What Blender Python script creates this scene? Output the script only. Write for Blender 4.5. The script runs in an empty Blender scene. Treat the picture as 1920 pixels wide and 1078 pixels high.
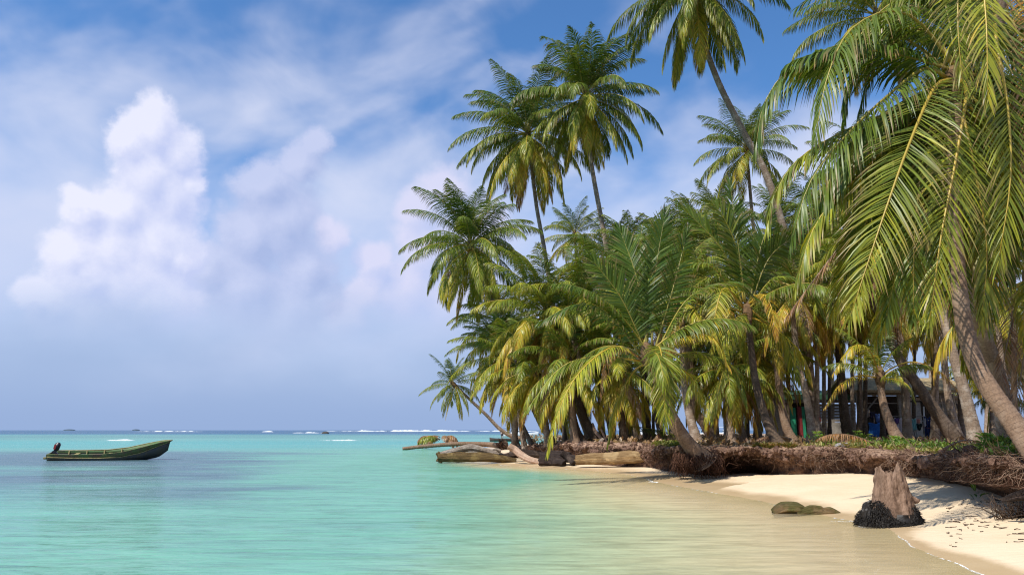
import bpy, bmesh, math, random
import numpy as np
from mathutils import Vector, Matrix
R = math.radians
rng = np.random.default_rng(7)
random.seed(7)
scn = bpy.context.scene
COL = scn.collection

# ------------------------------------------------------------------ camera
F = 1387.0                      # focal length in pixels of the 1920 wide photograph
PITCH = math.atan((806 - 539) / F)
CAMH = 1.6
cam = bpy.data.cameras.new('camera'); cam.sensor_width = 36; cam.lens = 36 * F / 1920
cam.clip_start = 0.05; cam.clip_end = 20000
co = bpy.data.objects.new('camera', cam); COL.objects.link(co)
co.location = (0, 0, CAMH); co.rotation_euler = (R(90) + PITCH, 0, 0)
scn.camera = co
scn.view_settings.view_transform = 'Standard'; scn.view_settings.look = 'None'
scn.view_settings.exposure = 0.17; scn.view_settings.gamma = 1
scn.view_settings.use_curve_mapping = False
scn.cycles.max_bounces = 7; scn.cycles.diffuse_bounces = 3; scn.cycles.glossy_bounces = 2
scn.cycles.transmission_bounces = 3; scn.cycles.transparent_max_bounces = 8
scn.cycles.filter_width = 1.15; scn.cycles.denoising_prefilter = 'FAST'
scn.cycles.caustics_reflective = False; scn.cycles.caustics_refractive = False

CP, SP = math.cos(PITCH), math.sin(PITCH)
def ray(px, py):
    x = (px - 960) / F; y = (539 - py) / F
    return np.array([x, CP - y * SP, SP + y * CP])
def W(px, py, D):               # the point seen at that pixel, D metres ahead
    r = ray(px, py); return np.array([0, 0, CAMH]) + r * (D / r[1])
def G(px, py, z=0.0):           # the point seen at that pixel on the level z
    r = ray(px, py); return np.array([0, 0, CAMH]) + r * ((z - CAMH) / r[2])
def PX(w):
    d = np.asarray(w, float) - np.array([0, 0, CAMH])
    f = d[1] * CP + d[2] * SP; u = -d[1] * SP + d[2] * CP
    return 960 + F * d[0] / f, 539 - F * u / f
def AE(px, py):                 # azimuth and elevation of a pixel
    r = ray(px, py); r = r / np.linalg.norm(r)
    return math.atan2(r[0], r[1]), math.asin(r[2])

# ------------------------------------------------------------------ node helper
class NT:
    def __init__(s, tree): s.t = tree; s.n = tree.nodes; s.l = tree.links
    def __call__(s, kind, ins=None, **kw):
        n = s.n.new(kind)
        for k, v in kw.items(): setattr(n, k, v)
        for k, v in (ins or {}).items(): s.set(n, k, v)
        return n
    def set(s, n, k, v):
        sock = n.inputs[k]
        if isinstance(v, bpy.types.NodeSocket): s.l.new(v, sock)
        elif isinstance(v, bpy.types.Node): s.l.new(v.outputs[0], sock)
        else: sock.default_value = v
    def math(s, op, a, b=0.0, c=0.0, clamp=False):
        n = s('ShaderNodeMath', {0: a, 1: b, 2: c}, operation=op); n.use_clamp = clamp; return n.outputs[0]
    def mix(s, f, a, b, blend='MIX'):
        n = s.n.new('ShaderNodeMix'); n.data_type = 'RGBA'; n.blend_type = blend; n.clamp_factor = True
        s.set(n, 0, f)
        s.set(n, 6, a if not isinstance(a, tuple) else (*a[:3], 1)); s.set(n, 7, b if not isinstance(b, tuple) else (*b[:3], 1))
        return n.outputs[2]
    def ramp(s, f, lo, hi, a=0.0, b=1.0, smooth=True):
        n = s('ShaderNodeMapRange', {0: f, 1: lo, 2: hi, 3: a, 4: b}); n.interpolation_type = 'SMOOTHSTEP' if smooth else 'LINEAR'
        return n.outputs[0]
    def noise(s, vec, scale, detail=4, rough=0.55, dist=0.0, color=False):
        n = s('ShaderNodeTexNoise', {'Scale': scale, 'Detail': detail, 'Roughness': rough, 'Distortion': dist})
        if vec is not None: s.set(n, 'Vector', vec)
        return n.outputs[1 if color else 0]
    def vmul(s, v, sc):
        n = s('ShaderNodeVectorMath', {0: v, 1: sc}, operation='MULTIPLY'); return n.outputs[0]
    def attr(s, name):
        return s('ShaderNodeAttribute', attribute_name=name)

# ------------------------------------------------------------------ world: sky with clouds, and the sun
SUN_DIR = Vector((-0.44, -0.42, 0.88)).normalized()     # towards the sun
sun_el = math.asin(SUN_DIR.z); sun_az = math.atan2(SUN_DIR.x, SUN_DIR.y)
world = bpy.data.worlds.new('World'); scn.world = world; world.use_nodes = True
wt = NT(world.node_tree); wt.n.clear()
sky = wt('ShaderNodeTexSky', sky_type='NISHITA', sun_disc=False, sun_elevation=sun_el, sun_rotation=sun_az,
         air_density=1.0, dust_density=0.6, ozone_density=2.0)
SKY_STRENGTH = 0.10
gen = wt('ShaderNodeTexCoord').outputs['Generated']
nrm = wt('ShaderNodeVectorMath', {0: gen}, operation='NORMALIZE').outputs[0]
sep = wt('ShaderNodeSeparateXYZ', {0: nrm})
az = wt.math('ARCTAN2', sep.outputs[0], sep.outputs[1]); el = wt.math('ARCSINE', sep.outputs[2])
P = wt('ShaderNodeCombineXYZ', {0: az, 1: el, 2: 0.0}).outputs[0]

def cloud_group(name, blobs, warp, namp):
    g = bpy.data.node_groups.new(name, 'ShaderNodeTree')
    g.interface.new_socket('P', in_out='INPUT', socket_type='NodeSocketVector')
    g.interface.new_socket('D', in_out='OUTPUT', socket_type='NodeSocketFloat')
    t = NT(g); gi = t('NodeGroupInput'); go = t('NodeGroupOutput')
    p = gi.outputs[0]
    w1 = t.noise(p, 11, 3, .5, color=True); w2 = t.noise(p, 34, 4, .6, color=True)
    def cen(c, a):
        q = t('ShaderNodeVectorMath', {0: c, 1: (.5, .5, .5)}, operation='SUBTRACT').outputs[0]
        return t.vmul(q, (a, a, 0))
    q = t('ShaderNodeVectorMath', {0: p, 1: cen(w1, warp)}, operation='ADD').outputs[0]
    q = t('ShaderNodeVectorMath', {0: q, 1: cen(w2, warp * .5)}, operation='ADD').outputs[0]
    q = t.vmul(q, (1, 1, 0))
    d = None
    for (x, y, r) in blobs:
        a, e = AE(x, y); a2, e2 = AE(x + r, y); rr = abs(a2 - a)
        dist = t('ShaderNodeVectorMath', {0: q, 1: (a, e, 0)}, operation='DISTANCE').outputs['Value']
        v = t.math('MULTIPLY_ADD', dist, -1 / rr, 1.0)
        v = t.math('MAXIMUM', v, -1.0)
        d = v if d is None else t.math('SMOOTH_MAX', d, v, 0.25)
    n = t.noise(p, 24, 6, .62)
    d = t.math('MULTIPLY_ADD', t.math('SUBTRACT', n, .5), namp, d)
    t.l.new(d, go.inputs[0])
    return g
# the bright tower, the greyer tower behind it, the bank by the palms (photo pixels -> directions)
CUM1 = [(285, 234, 70), (240, 257, 52), (335, 277, 62), (275, 312, 90), (372, 334, 38), (320, 357, 90), (230, 382, 79), (160, 397, 59), (205, 462, 107), (290, 442, 113), (130, 477, 75), (95, 572, 75), (170, 602, 113), (335, 477, 70), (280, 552, 124), (60, 567, 45), (250, 520, 120), (150, 520, 90)]
CUM2 = [(592, 262, 36), (560, 300, 55), (500, 345, 70), (520, 420, 95), (465, 440, 80), (570, 500, 85), (450, 540, 120), (610, 560, 60), (540, 580, 110), (400, 500, 80)]
CUM3 = [(835, 350, 58), (785, 385, 52), (800, 460, 90), (760, 540, 90), (690, 545, 55), (660, 600, 60), (850, 560, 120), (700, 480, 50), (620, 440, 40), (900, 420, 80)]
def cumulus(name, blobs, base, lit, dark, edge, lowfade, warp=.045, namp=.55, off=(-.020, .030, 0), con=1.1, op=1.0):
    g = cloud_group(name, blobs, warp, namp)
    a = wt('ShaderNodeGroup', node_tree=g); wt.set(a, 0, P)
    p2 = wt('ShaderNodeVectorMath', {0: P, 1: off}, operation='ADD').outputs[0]
    b = wt('ShaderNodeGroup', node_tree=g); wt.set(b, 0, p2)
    m = wt.ramp(a.outputs[0], edge[0], edge[1])
    lowm = wt.ramp(el, lowfade[0], lowfade[1])
    m = wt.math('MULTIPLY', wt.math('MULTIPLY', m, lowm), op)
    sh = wt.math('MULTIPLY_ADD', wt.math('SUBTRACT', a.outputs[0], b.outputs[0]), con, 0.45, clamp=True)
    c = wt.mix(sh, dark, lit)
    return wt.mix(m, base, c)
clear = wt.vmul(sky.outputs[0], (SKY_STRENGTH * .74, SKY_STRENGTH * 1.18, SKY_STRENGTH * 1.58))
# thin high veil, drawn out in streaks
rot = wt('ShaderNodeVectorRotate', {0: P, 'Angle': R(-24)}, rotation_type='Z_AXIS').outputs[0]
v1 = wt.noise(wt.vmul(rot, (2.2, 5.2, 1)), 1.0, 4, .5, .25)
v2 = wt.noise(wt.vmul(P, (5, 8, 1)), 1.0, 5, .5, .3)
veil = wt.math('ADD', wt.math('MULTIPLY', v1, .62), wt.math('MULTIPLY', v2, .38))
bandlo = wt.ramp(el, R(36), R(21)); thr = wt.math('MULTIPLY_ADD', bandlo, -.13, .545)
veilm = wt.math('MULTIPLY', wt.ramp(wt.math('SUBTRACT', veil, thr), -.05, .20), .80)
c = wt.mix(veilm, clear, (.68, .71, .86))
# pale haze deck lower down, then the slate-blue rain haze over the horizon
hz_n = wt.noise(wt.vmul(P, (5, 8, 1)), 1.0, 4, .5)
elw = wt.math('MULTIPLY_ADD', wt.math('SUBTRACT', hz_n, .5), .16, el)
c = wt.mix(wt.ramp(elw, R(21), R(8), 0, .80), c, (.51, .58, .80))
c = cumulus('cloud_bank', CUM3, c, (.66, .66, .85), (.46, .53, .80), (.0, .55), (R(5), R(12)), op=.85)
c = cumulus('cloud_grey', CUM2, c, (.54, .59, .81), (.35, .43, .69), (-.05, .48), (R(4.5), R(12)), off=(-.016, .02, 0), op=.85, warp=.055, namp=.7)
c = cumulus('cloud_tower', CUM1, c, (.77, .78, .92), (.50, .56, .82), (-.04, .42), (R(4.5), R(12)), op=.92, warp=.050, namp=.72, con=1.15, off=(-.015, .021, 0))
c = wt.mix(wt.ramp(elw, R(11), R(2), 0, .95), c, (.325, .435, .665))
c = wt.mix(wt.ramp(el, R(4.5), R(0), 0, .55), c, (.245, .355, .60))
bg = wt('ShaderNodeBackground', {0: c, 1: 1.0}); wo = wt('ShaderNodeOutputWorld', {0: bg})

sl = bpy.data.lights.new('sun', 'SUN'); sl.energy = 5.0; sl.angle = R(0.55); sl.color = (1, .95, .86)
so = bpy.data.objects.new('sun', sl); COL.objects.link(so)
so.rotation_euler = (-SUN_DIR).to_track_quat('-Z', 'Y').to_euler(); so.location = (0, 0, 50)

# ------------------------------------------------------------------ materials
def newmat(name):
    m = bpy.data.materials.new(name); m.use_nodes = True; t = NT(m.node_tree); t.n.clear()
    out = t('ShaderNodeOutputMaterial'); return m, t, out
def pos(t): return t('ShaderNodeNewGeometry').outputs['Position']
def obco(t): return t('ShaderNodeTexCoord').outputs['Object']
def bump(t, h, st, dist=.05, normal=None):
    ins = {'Height': h, 'Strength': st, 'Distance': dist}
    b = t('ShaderNodeBump', ins)
    if normal is not None: t.set(b, 'Normal', normal)
    return b.outputs[0]
def simple(name, col, rough=.6, var=.35, scale=6, spec=.3, bmp=.3, col2=None, stretch=(1, 1, 1), metal=0):
    m, t, out = newmat(name); v = t.vmul(obco(t), stretch)
    n = t.noise(v, scale, 6, .6); n2 = t.noise(v, scale * 5.3, 4, .6)
    c2 = col2 or tuple(x * (1 - var) for x in col)
    f = t.math('ADD', t.math('MULTIPLY', n, .65), t.math('MULTIPLY', n2, .35))
    cc = t.mix(t.ramp(f, .36, .64), col, c2)
    p = t('ShaderNodeBsdfPrincipled', {'Base Color': cc, 'Roughness': rough, 'Specular IOR Level': spec, 'Metallic': metal})
    if bmp: t.set(p, 'Normal', bump(t, f, bmp, .03))
    t.set(out, 0, p); return m

def mat_leaf():
    m, t, out = newmat('palm_leaf')
    a = t.attr('tint'); c = a.outputs['Color']
    n = t.noise(obco(t), 5, 3, .6)
    c = t.mix(t.ramp(n, .3, .7, 0, .45), c, t.mix(1.0, c, (1.5, 1.25, .8), 'MULTIPLY'))
    p = t('ShaderNodeBsdfPrincipled', {'Base Color': c, 'Roughness': .40, 'Specular IOR Level': .32})
    tr = t('ShaderNodeBsdfTranslucent', {'Color': t.mix(1.0, c, (1.9, 1.75, .8), 'MULTIPLY')})
    t.set(out, 0, t('ShaderNodeMixShader', {0: .25, 1: p, 2: tr})); return m
def mat_rib():
    m, t, out = newmat('palm_midrib')
    a = t.attr('tint'); c = a.outputs['Color']
    p = t('ShaderNodeBsdfPrincipled', {'Base Color': c, 'Roughness': .4, 'Specular IOR Level': .5})
    t.set(out, 0, p); return m
def mat_trunk(name, base, pale, dark, lich=.5):
    m, t, out = newmat(name)
    al = t.attr('along').outputs['Fac']; ob = obco(t)
    n = t.noise(ob, 3.0, 6, .65); nf = t.noise(ob, 26, 4, .65)
    ph = t.math('MULTIPLY_ADD', n, 1.5, t.math('MULTIPLY', al, 7.7))
    saw = t.math('FRACT', ph)
    line = t.ramp(saw, .10, .0)
    c = t.mix(t.ramp(nf, .35, .68), base, tuple(x * .62 for x in base))
    c = t.mix(t.math('MULTIPLY', t.ramp(n, .46, .66), lich), c, pale)
    nsp = t.noise(ob, 60, 3, .7); c = t.mix(t.math('MULTIPLY', t.ramp(nsp, .62, .70), .6), c, tuple(x * 1.35 for x in pale))
    c = t.mix(t.math('MULTIPLY', line, .8), c, dark)
    h = t.math('ADD', t.math('MULTIPLY', saw, .6), t.math('MULTIPLY', nf, .5))
    p = t('ShaderNodeBsdfPrincipled', {'Base Color': c, 'Roughness': .85, 'Specular IOR Level': .2, 'Normal': bump(t, h, .7, .03)})
    t.set(out, 0, p); return m
def mat_wood(name, c1, c2, c3, sc=1.0, rough=.8, green=None):
    m, t, out = newmat(name)
    al = t.attr('along').outputs['Fac']; ar = t.attr('around').outputs['Fac']; ob = obco(t)
    v = t('ShaderNodeCombineXYZ', {0: t.math('MULTIPLY', al, 1.1 * sc), 1: t.math('MULTIPLY', ar, 26 * sc), 2: 0.0}).outputs[0]
    g = t.noise(v, 1.6, 7, .68, .6); n = t.noise(ob, 2.2, 5, .6); fine = t.noise(ob, 30, 4, .7)
    c = t.mix(t.ramp(g, .38, .62), c1, c2)
    c = t.mix(t.ramp(n, .50, .66, 0, .8), c, c3)
    c = t.mix(t.ramp(fine, .55, .75, 0, .5), c, tuple(x * .45 for x in c1))
    if green:
        n3 = t.noise(ob, 3.1, 5, .6); c = t.mix(t.ramp(n3, .42, .58, 0, .85), c, green)
    h = t.math('ADD', t.math('MULTIPLY', g, .8), t.math('MULTIPLY', fine, .3))
    p = t('ShaderNodeBsdfPrincipled', {'Base Color': c, 'Roughness': rough, 'Specular IOR Level': .25, 'Normal': bump(t, h, 1.0, .10)})
    t.set(out, 0, p); return m

def mat_sand():
    m, t, out = newmat('sand')
    ps = pos(t); wet = t.attr('wet').outputs['Fac']; land = t.attr('land').outputs['Fac']
    n = t.noise(ps, .7, 5, .6); f = t.noise(ps, 40, 5, .7); g = t.noise(ps, 6, 5, .65)
    dry = t.mix(t.ramp(n, .35, .65), (.70, .55, .375), (.655, .505, .335))
    dry = t.mix(t.ramp(f, .60, .72, 0, .45), dry, (.38, .27, .17))
    wetc = t.mix(t.ramp(n, .3, .7), (.52, .38, .22), (.46, .325, .18))
    wn = t.math('MULTIPLY_ADD', t.math('SUBTRACT', g, .5), .35, wet)
    wf = t.ramp(wn, .25, .75)
    c = t.mix(wf, dry, wetc)
    # grove floor: sandy soil with litter
    litter = t.mix(t.ramp(g, .38, .62), (.40, .29, .20), (.20, .125, .08))
    litter = t.mix(t.ramp(f, .5, .65, 0, .7), litter, (.50, .39, .29))
    c = t.mix(land, c, litter)
    ripple = t.noise(t.vmul(ps, (2.2, 5, 2)), 1.6, 3, .5)
    h = t.math('ADD', t.math('ADD', t.math('MULTIPLY', g, .5), t.math('MULTIPLY', f, .14)), t.math('MULTIPLY', ripple, .8))
    st = t.math('MULTIPLY_ADD', wf, -.38, .46)
    b = t('ShaderNodeBump', {'Height': h, 'Strength': st, 'Distance': .05})
    p = t('ShaderNodeBsdfPrincipled', {'Base Color': c, 'Roughness': t.math('MULTIPLY_ADD', wf, -.55, .9), 'Specular IOR Level': t.math('MULTIPLY_ADD', wf, .25, .15), 'Normal': b.outputs[0]})
    t.set(out, 0, p); return m
def mat_bank():
    m, t, out = newmat('bank_soil')
    ps = pos(t); n = t.noise(ps, 1.3, 5, .6); g = t.noise(ps, 9, 6, .7); f = t.noise(ps, 45, 4, .7)
    hgt = t.attr('rise').outputs['Fac']; wet = t.attr('shade_damp').outputs['Fac']
    c = t.mix(t.ramp(g, .36, .62), (.27, .16, .11), (.11, .062, .045))
    c = t.mix(t.ramp(f, .55, .72, 0, .8), c, (.46, .33, .23))
    top = t.mix(t.ramp(g, .34, .62), (.55, .37, .26), (.34, .21, .14))
    top = t.mix(t.ramp(f, .52, .70, 0, .8), top, (.24, .14, .09))
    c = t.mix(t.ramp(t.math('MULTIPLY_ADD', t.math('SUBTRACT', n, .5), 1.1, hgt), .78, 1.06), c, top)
    c = t.mix(wet, c, t.mix(1.0, c, (.22, .19, .165), 'MULTIPLY'))  # blackens the undercut as painted shade; the foot only slightly, as damp soil
    h = t.math('ADD', g, t.math('MULTIPLY', f, .4))
    p = t('ShaderNodeBsdfPrincipled', {'Base Color': c, 'Roughness': .95, 'Specular IOR Level': .1, 'Normal': bump(t, h, 1.0, .09)})
    t.set(out, 0, p); return m
def mat_sea():
    m, t, out = newmat('sea_water')
    ps = pos(t); body = t.attr('body').outputs['Color']; alpha = t.attr('opacity').outputs['Fac']; foam = t.attr('foam').outputs['Fac']
    w1 = t.noise(t.vmul(ps, (.55, 1.9, 1)), 1.3, 4, .55, .5)
    w2 = t.noise(t.vmul(ps, (1.3, 4.4, 1)), 2.4, 4, .6, .4)
    w3 = t.noise(t.vmul(ps, (.30, .75, 1)), 1.0, 3, .55, .4); w4 = t.noise(t.vmul(ps, (.05, .16, 1)), 1.0, 3, .55, .3)
    h = t.math('ADD', t.math('MULTIPLY', w1, .10), t.math('MULTIPLY', w2, .038))
    h = t.math('ADD', h, t.math('ADD', t.math('MULTIPLY', w3, .26), t.math('MULTIPLY', w4, 1.1)))
    calm = t.attr('calm').outputs['Fac']
    bn = t('ShaderNodeBump', {'Height': h, 'Strength': t.math('MULTIPLY_ADD', calm, -.45, .85), 'Distance': 1.0}).outputs[0]
    # irregular paler and darker streaks in the body of the water
    s1 = t.noise(t.vmul(ps, (.32, 1.5, 1)), 1.2, 6, .65, .6)
    col = t.mix(t.ramp(s1, .36, .66, 0, .42), body, t.mix(1.0, body, (.66, .74, .76), 'MULTIPLY'))
    dif = t('ShaderNodeBsdfDiffuse', {'Color': col, 'Normal': bn})
    trn = t('ShaderNodeBsdfTransparent', {'Color': (.93, .97, .93, 1)})
    an = t.noise(t.vmul(ps, (.7, 2.6, 1)), 1.5, 4, .6)
    al = t.math('MULTIPLY', alpha, t.ramp(an, .25, .65, .72, 1.12), clamp=True)
    bodysh = t('ShaderNodeMixShader', {0: al, 1: trn, 2: dif})
    gl = t('ShaderNodeBsdfGlossy', {'Color': (1, 1, 1, 1), 'Roughness': .07, 'Normal': bn})
    fr = t('ShaderNodeFresnel', {'IOR': 1.33, 'Normal': bn}).outputs[0]
    fr = t.math('MULTIPLY', t.math('MINIMUM', fr, .38), t.math('MULTIPLY_ADD', calm, -.42, 1.0))
    surf = t('ShaderNodeMixShader', {0: fr, 1: bodysh, 2: gl})
    fn = t.noise(t.vmul(ps, (1.2, 2.2, 1)), 9, 5, .7); fn2 = t.noise(ps, 42, 3, .6)
    fm = t.math('ADD', t.math('MULTIPLY', fn, .7), t.math('MULTIPLY', fn2, .3))
    fth = t.math('MULTIPLY_ADD', foam, -.42, .74)
    fmask = t.math('MULTIPLY', t.ramp(t.math('SUBTRACT', fm, fth), 0, .06), t.ramp(foam, .05, .2))
    fo = t('ShaderNodeBsdfDiffuse', {'Color': (.82, .82, .80, 1)})
    t.set(out, 0, t('ShaderNodeMixShader', {0: fmask, 1: surf, 2: fo})); return m

M = dict(
    leaf=mat_leaf(), rib=mat_rib(),
    trunk=mat_trunk('palm_trunk_grey', (.26, .185, .130), (.42, .35, .28), (.07, .05, .04), .7),
    trunk_brown=mat_trunk('palm_trunk_brown', (.24, .155, .10), (.36, .27, .20), (.10, .06, .04), .35),
    trunk_dark=mat_trunk('palm_trunk_dark', (.11, .075, .05), (.22, .17, .13), (.03, .02, .015), .4),
    fibre=simple('palm_fibre', (.20, .12, .06), .95, .6, 9),
    nut_green=simple('coconut_green', (.16, .17, .03), .5, .4, 5), nut_orange=simple('coconut_orange', (.45, .20, .03), .5, .4, 5),
    nut_brown=simple('coconut_husk', (.16, .075, .045), .85, .5, 8),
    sand=mat_sand(), bank=mat_bank(), sea=mat_sea(),
    drift_grey=mat_wood('driftwood_grey', (.46, .38, .31), (.20, .15, .11), (.56, .49, .42)),
    drift_under=mat_wood('driftwood_wet', (.20, .13, .05), (.07, .045, .02), (.30, .21, .08)),
    drift_pink=mat_wood('driftwood_bare', (.56, .38, .27), (.44, .28, .19), (.62, .46, .33), .6),
    drift_yellow=mat_wood('driftwood_ochre', (.42, .27, .125), (.17, .095, .04), (.52, .36, .18)),
    drift_black=mat_wood('driftwood_charred', (.075, .05, .04), (.022, .016, .014), (.12, .085, .065)),
    stump=simple('stump_wood', (.30, .195, .135), .9, .6, 11, .15, 1.0, (.13, .08, .052), (1, 1, .30)),
    mossy=mat_wood('mossy_log', (.34, .22, .10), (.17, .11, .05), (.40, .27, .14), 1.0, .75, (.13, .125, .035)),
    seaweed=simple('black_root_fibre', (.026, .021, .017), .5, .5, 20, .35),
    root=simple('dry_root', (.34, .225, .155), .9, .6, 3, .1), root_dark=simple('dark_root', (.10, .05, .032), .9, .6, 3, .1),  # pale roots and a dark copy that mostly stands in for shade
    twig=simple('twig', (.12, .08, .055), .9, .5, 6),
    foamw=simple('white_water', (.70, .72, .72), .8, .3, 5, .2),
    rock=simple('rock', (.09, .075, .06), .9, .5, 4),
)
# plants on the bank
def mat_plant():
    m, t, out = newmat('ground_leaf'); c = t.attr('tint').outputs['Color']
    p = t('ShaderNodeBsdfPrincipled', {'Base Color': c, 'Roughness': .5, 'Specular IOR Level': .35})
    tr = t('ShaderNodeBsdfTranslucent', {'Color': t.mix(1.0, c, (1.9, 1.9, .9), 'MULTIPLY')})
    t.set(out, 0, t('ShaderNodeMixShader', {0: .3, 1: p, 2: tr})); return m
M['plant'] = mat_plant()

# ------------------------------------------------------------------ object helpers
def tag(o, label=None, cat=None, group=None, kind=None):
    if label: o['label'] = label
    if cat: o['category'] = cat
    if group: o['group'] = group
    if kind: o['kind'] = kind
    return o
def thing(name, loc, label, cat, group=None, rz=0):
    o = bpy.data.objects.new(name, None); COL.objects.link(o); o.location = loc; o.rotation_euler = (0, 0, rz)
    o.empty_display_size = .2
    return tag(o, label, cat, group)
def mesh_np(name, V, tris=None, quads=None, attrs=None, smooth=True):
    me = bpy.data.meshes.new(name)
    V = np.asarray(V, np.float32); me.vertices.add(len(V)); me.vertices.foreach_set('co', V.ravel())
    parts = []; tot = []
    if quads is not None and len(quads): parts.append(np.asarray(quads, np.int32).ravel()); tot.append(np.full(len(quads), 4, np.int32))
    if tris is not None and len(tris): parts.append(np.asarray(tris, np.int32).ravel()); tot.append(np.full(len(tris), 3, np.int32))
    idx = np.concatenate(parts); tot = np.concatenate(tot)
    me.loops.add(len(idx)); me.loops.foreach_set('vertex_index', idx)
    me.polygons.add(len(tot)); st = np.concatenate([[0], np.cumsum(tot)[:-1]]).astype(np.int32)
    me.polygons.foreach_set('loop_start', st); me.polygons.foreach_set('loop_total', tot)
    me.polygons.foreach_set('use_smooth', np.full(len(tot), smooth))
    for k, v in (attrs or {}).items():
        v = np.asarray(v, np.float32)
        if v.ndim == 1:
            a = me.attributes.new(k, 'FLOAT', 'POINT'); a.data.foreach_set('value', v)
        else:
            if v.shape[1] == 3: v = np.concatenate([v, np.ones((len(v), 1), np.float32)], 1)
            a = me.attributes.new(k, 'FLOAT_COLOR', 'POINT'); a.data.foreach_set('color', v.ravel())
    me.update(calc_edges=True); me.validate()
    return me
def link(name, me, mat, parent=None, loc=None):
    o = bpy.data.objects.new(name, me); COL.objects.link(o)
    if mat is not None: me.materials.append(M[mat] if isinstance(mat, str) else mat)
    if parent is not None: o.parent = parent
    if loc is not None: o.location = loc
    return o
def bm_obj(name, bm, mat, parent=None, smooth=False, loc=None):
    bmesh.ops.recalc_face_normals(bm, faces=bm.faces)
    me = bpy.data.meshes.new(name); bm.to_mesh(me); bm.free()
    if smooth:
        for p in me.polygons: p.use_smooth = True
    return link(name, me, mat, parent, loc)
def box(bm, c, s, rot=None):
    m = Matrix.Translation(c) @ (rot.to_4x4() if rot is not None else Matrix()) @ Matrix.Diagonal((*s, 1))
    bmesh.ops.create_cube(bm, size=1, matrix=m); return bm
def nbox(c, s, rot=None, bev=0.0):
    bm = bmesh.new(); box(bm, c, s, rot)
    if bev: bmesh.ops.bevel(bm, geom=list(bm.edges), offset=bev, segments=2, affect='EDGES')
    return bm
def beam(bm, a, b, w, h=None):
    a, b = Vector(a), Vector(b); d = b - a
    box(bm, (a + b) / 2, (w, h or w, d.length), d.to_track_quat('Z', 'Y').to_matrix()); return bm

# numpy value noise
_perm = np.random.default_rng(3).random((64, 64, 64)).astype(np.float32)
def vn(p):
    p = np.asarray(p, float); i = np.floor(p).astype(int); f = p - i; f = f * f * (3 - 2 * f)
    out = 0
    for dx in (0, 1):
        for dy in (0, 1):
            for dz in (0, 1):
                w = (f[..., 0] if dx else 1 - f[..., 0]) * (f[..., 1] if dy else 1 - f[..., 1]) * (f[..., 2] if dz else 1 - f[..., 2])
                out = out + w * _perm[(i[..., 0] + dx) % 64, (i[..., 1] + dy) % 64, (i[..., 2] + dz) % 64]
    return out
def fbm(p, oct=4, g=.5):
    p = np.asarray(p, float)
    if p.shape[-1] == 2: p = np.concatenate([p, np.zeros((*p.shape[:-1], 1))], -1)
    s = 0; a = 1; t = 0
    for k in range(oct):
        s = s + a * vn(p * (2.03 ** k) + 11.3 * k); t += a; a *= g
    return s / t - .5
def sstep(x, a, b):
    t = np.clip((x - a) / (b - a), 0, 1); return t * t * (3 - 2 * t)
def crom(pts, n):
    pts = np.asarray(pts, float)
    if len(pts) == 2: return pts[0] + (pts[1] - pts[0]) * np.linspace(0, 1, n)[:, None]
    p = np.vstack([2 * pts[0] - pts[1], pts, 2 * pts[-1] - pts[-2]])
    k = len(pts) - 1; u = np.linspace(0, k, n); i = np.minimum(u.astype(int), k - 1); t = (u - i)[:, None]
    a, b, c, d = p[i], p[i + 1], p[i + 2], p[i + 3]
    return .5 * (2 * b + (c - a) * t + (2 * a - 5 * b + 4 * c - d) * t ** 2 + (3 * b - a - 3 * c + d) * t ** 3)
def nz(v): return v / np.maximum(np.linalg.norm(v, axis=-1, keepdims=True), 1e-9)
def frames(P):
    T = nz(np.gradient(P, axis=0))
    ref = np.array([0, 0, 1.0]) if abs(nz(P[-1] - P[0])[2]) < .9 else np.array([1.0, 0, 0])
    S = nz(np.cross(T, ref)); N = np.cross(S, T); return T, S, N
def tube_np(P, rad, sides=8, cap=True):
    T, S, N = frames(P); n = len(P); rad = np.broadcast_to(rad, n) if np.ndim(rad) < 2 else rad
    a = np.linspace(0, 2 * np.pi, sides, endpoint=False)
    r = rad[:, None] if rad.ndim == 1 else rad
    V = P[:, None] + r[..., None] * (S[:, None] * np.cos(a)[None, :, None] + N[:, None] * np.sin(a)[None, :, None])
    V = V.reshape(-1, 3)
    i = np.arange(n - 1)[:, None] * sides; j = np.arange(sides)[None]; j2 = (j + 1) % sides
    Q = np.stack([i + j, i + j2, i + sides + j2, i + sides + j], -1).reshape(-1, 4)
    tr = []
    if cap:
        V = np.vstack([V, P[0], P[-1]]); c0 = n * sides; jj = np.arange(sides); k2 = (jj + 1) % sides
        tr = np.vstack([np.stack([k2, jj, np.full(sides, c0)], -1), np.stack([(n - 1) * sides + jj, (n - 1) * sides + k2, np.full(sides, c0 + 1)], -1)])
    return V, Q, tr
def many_tubes(name, paths, sides=4, mat='root', parent=None, tints=None):
    Vs, Qs, Ts, o = [], [], [], 0
    for P_, r_ in paths:
        V, Q, T_ = tube_np(np.asarray(P_, float), np.asarray(r_, float), sides, True)
        Vs.append(V); Qs.append(Q + o); Ts.append(T_ + o); o += len(V)
    return link(name, mesh_np(name, np.vstack(Vs), np.vstack(Ts), np.vstack(Qs)), mat, parent)

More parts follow.
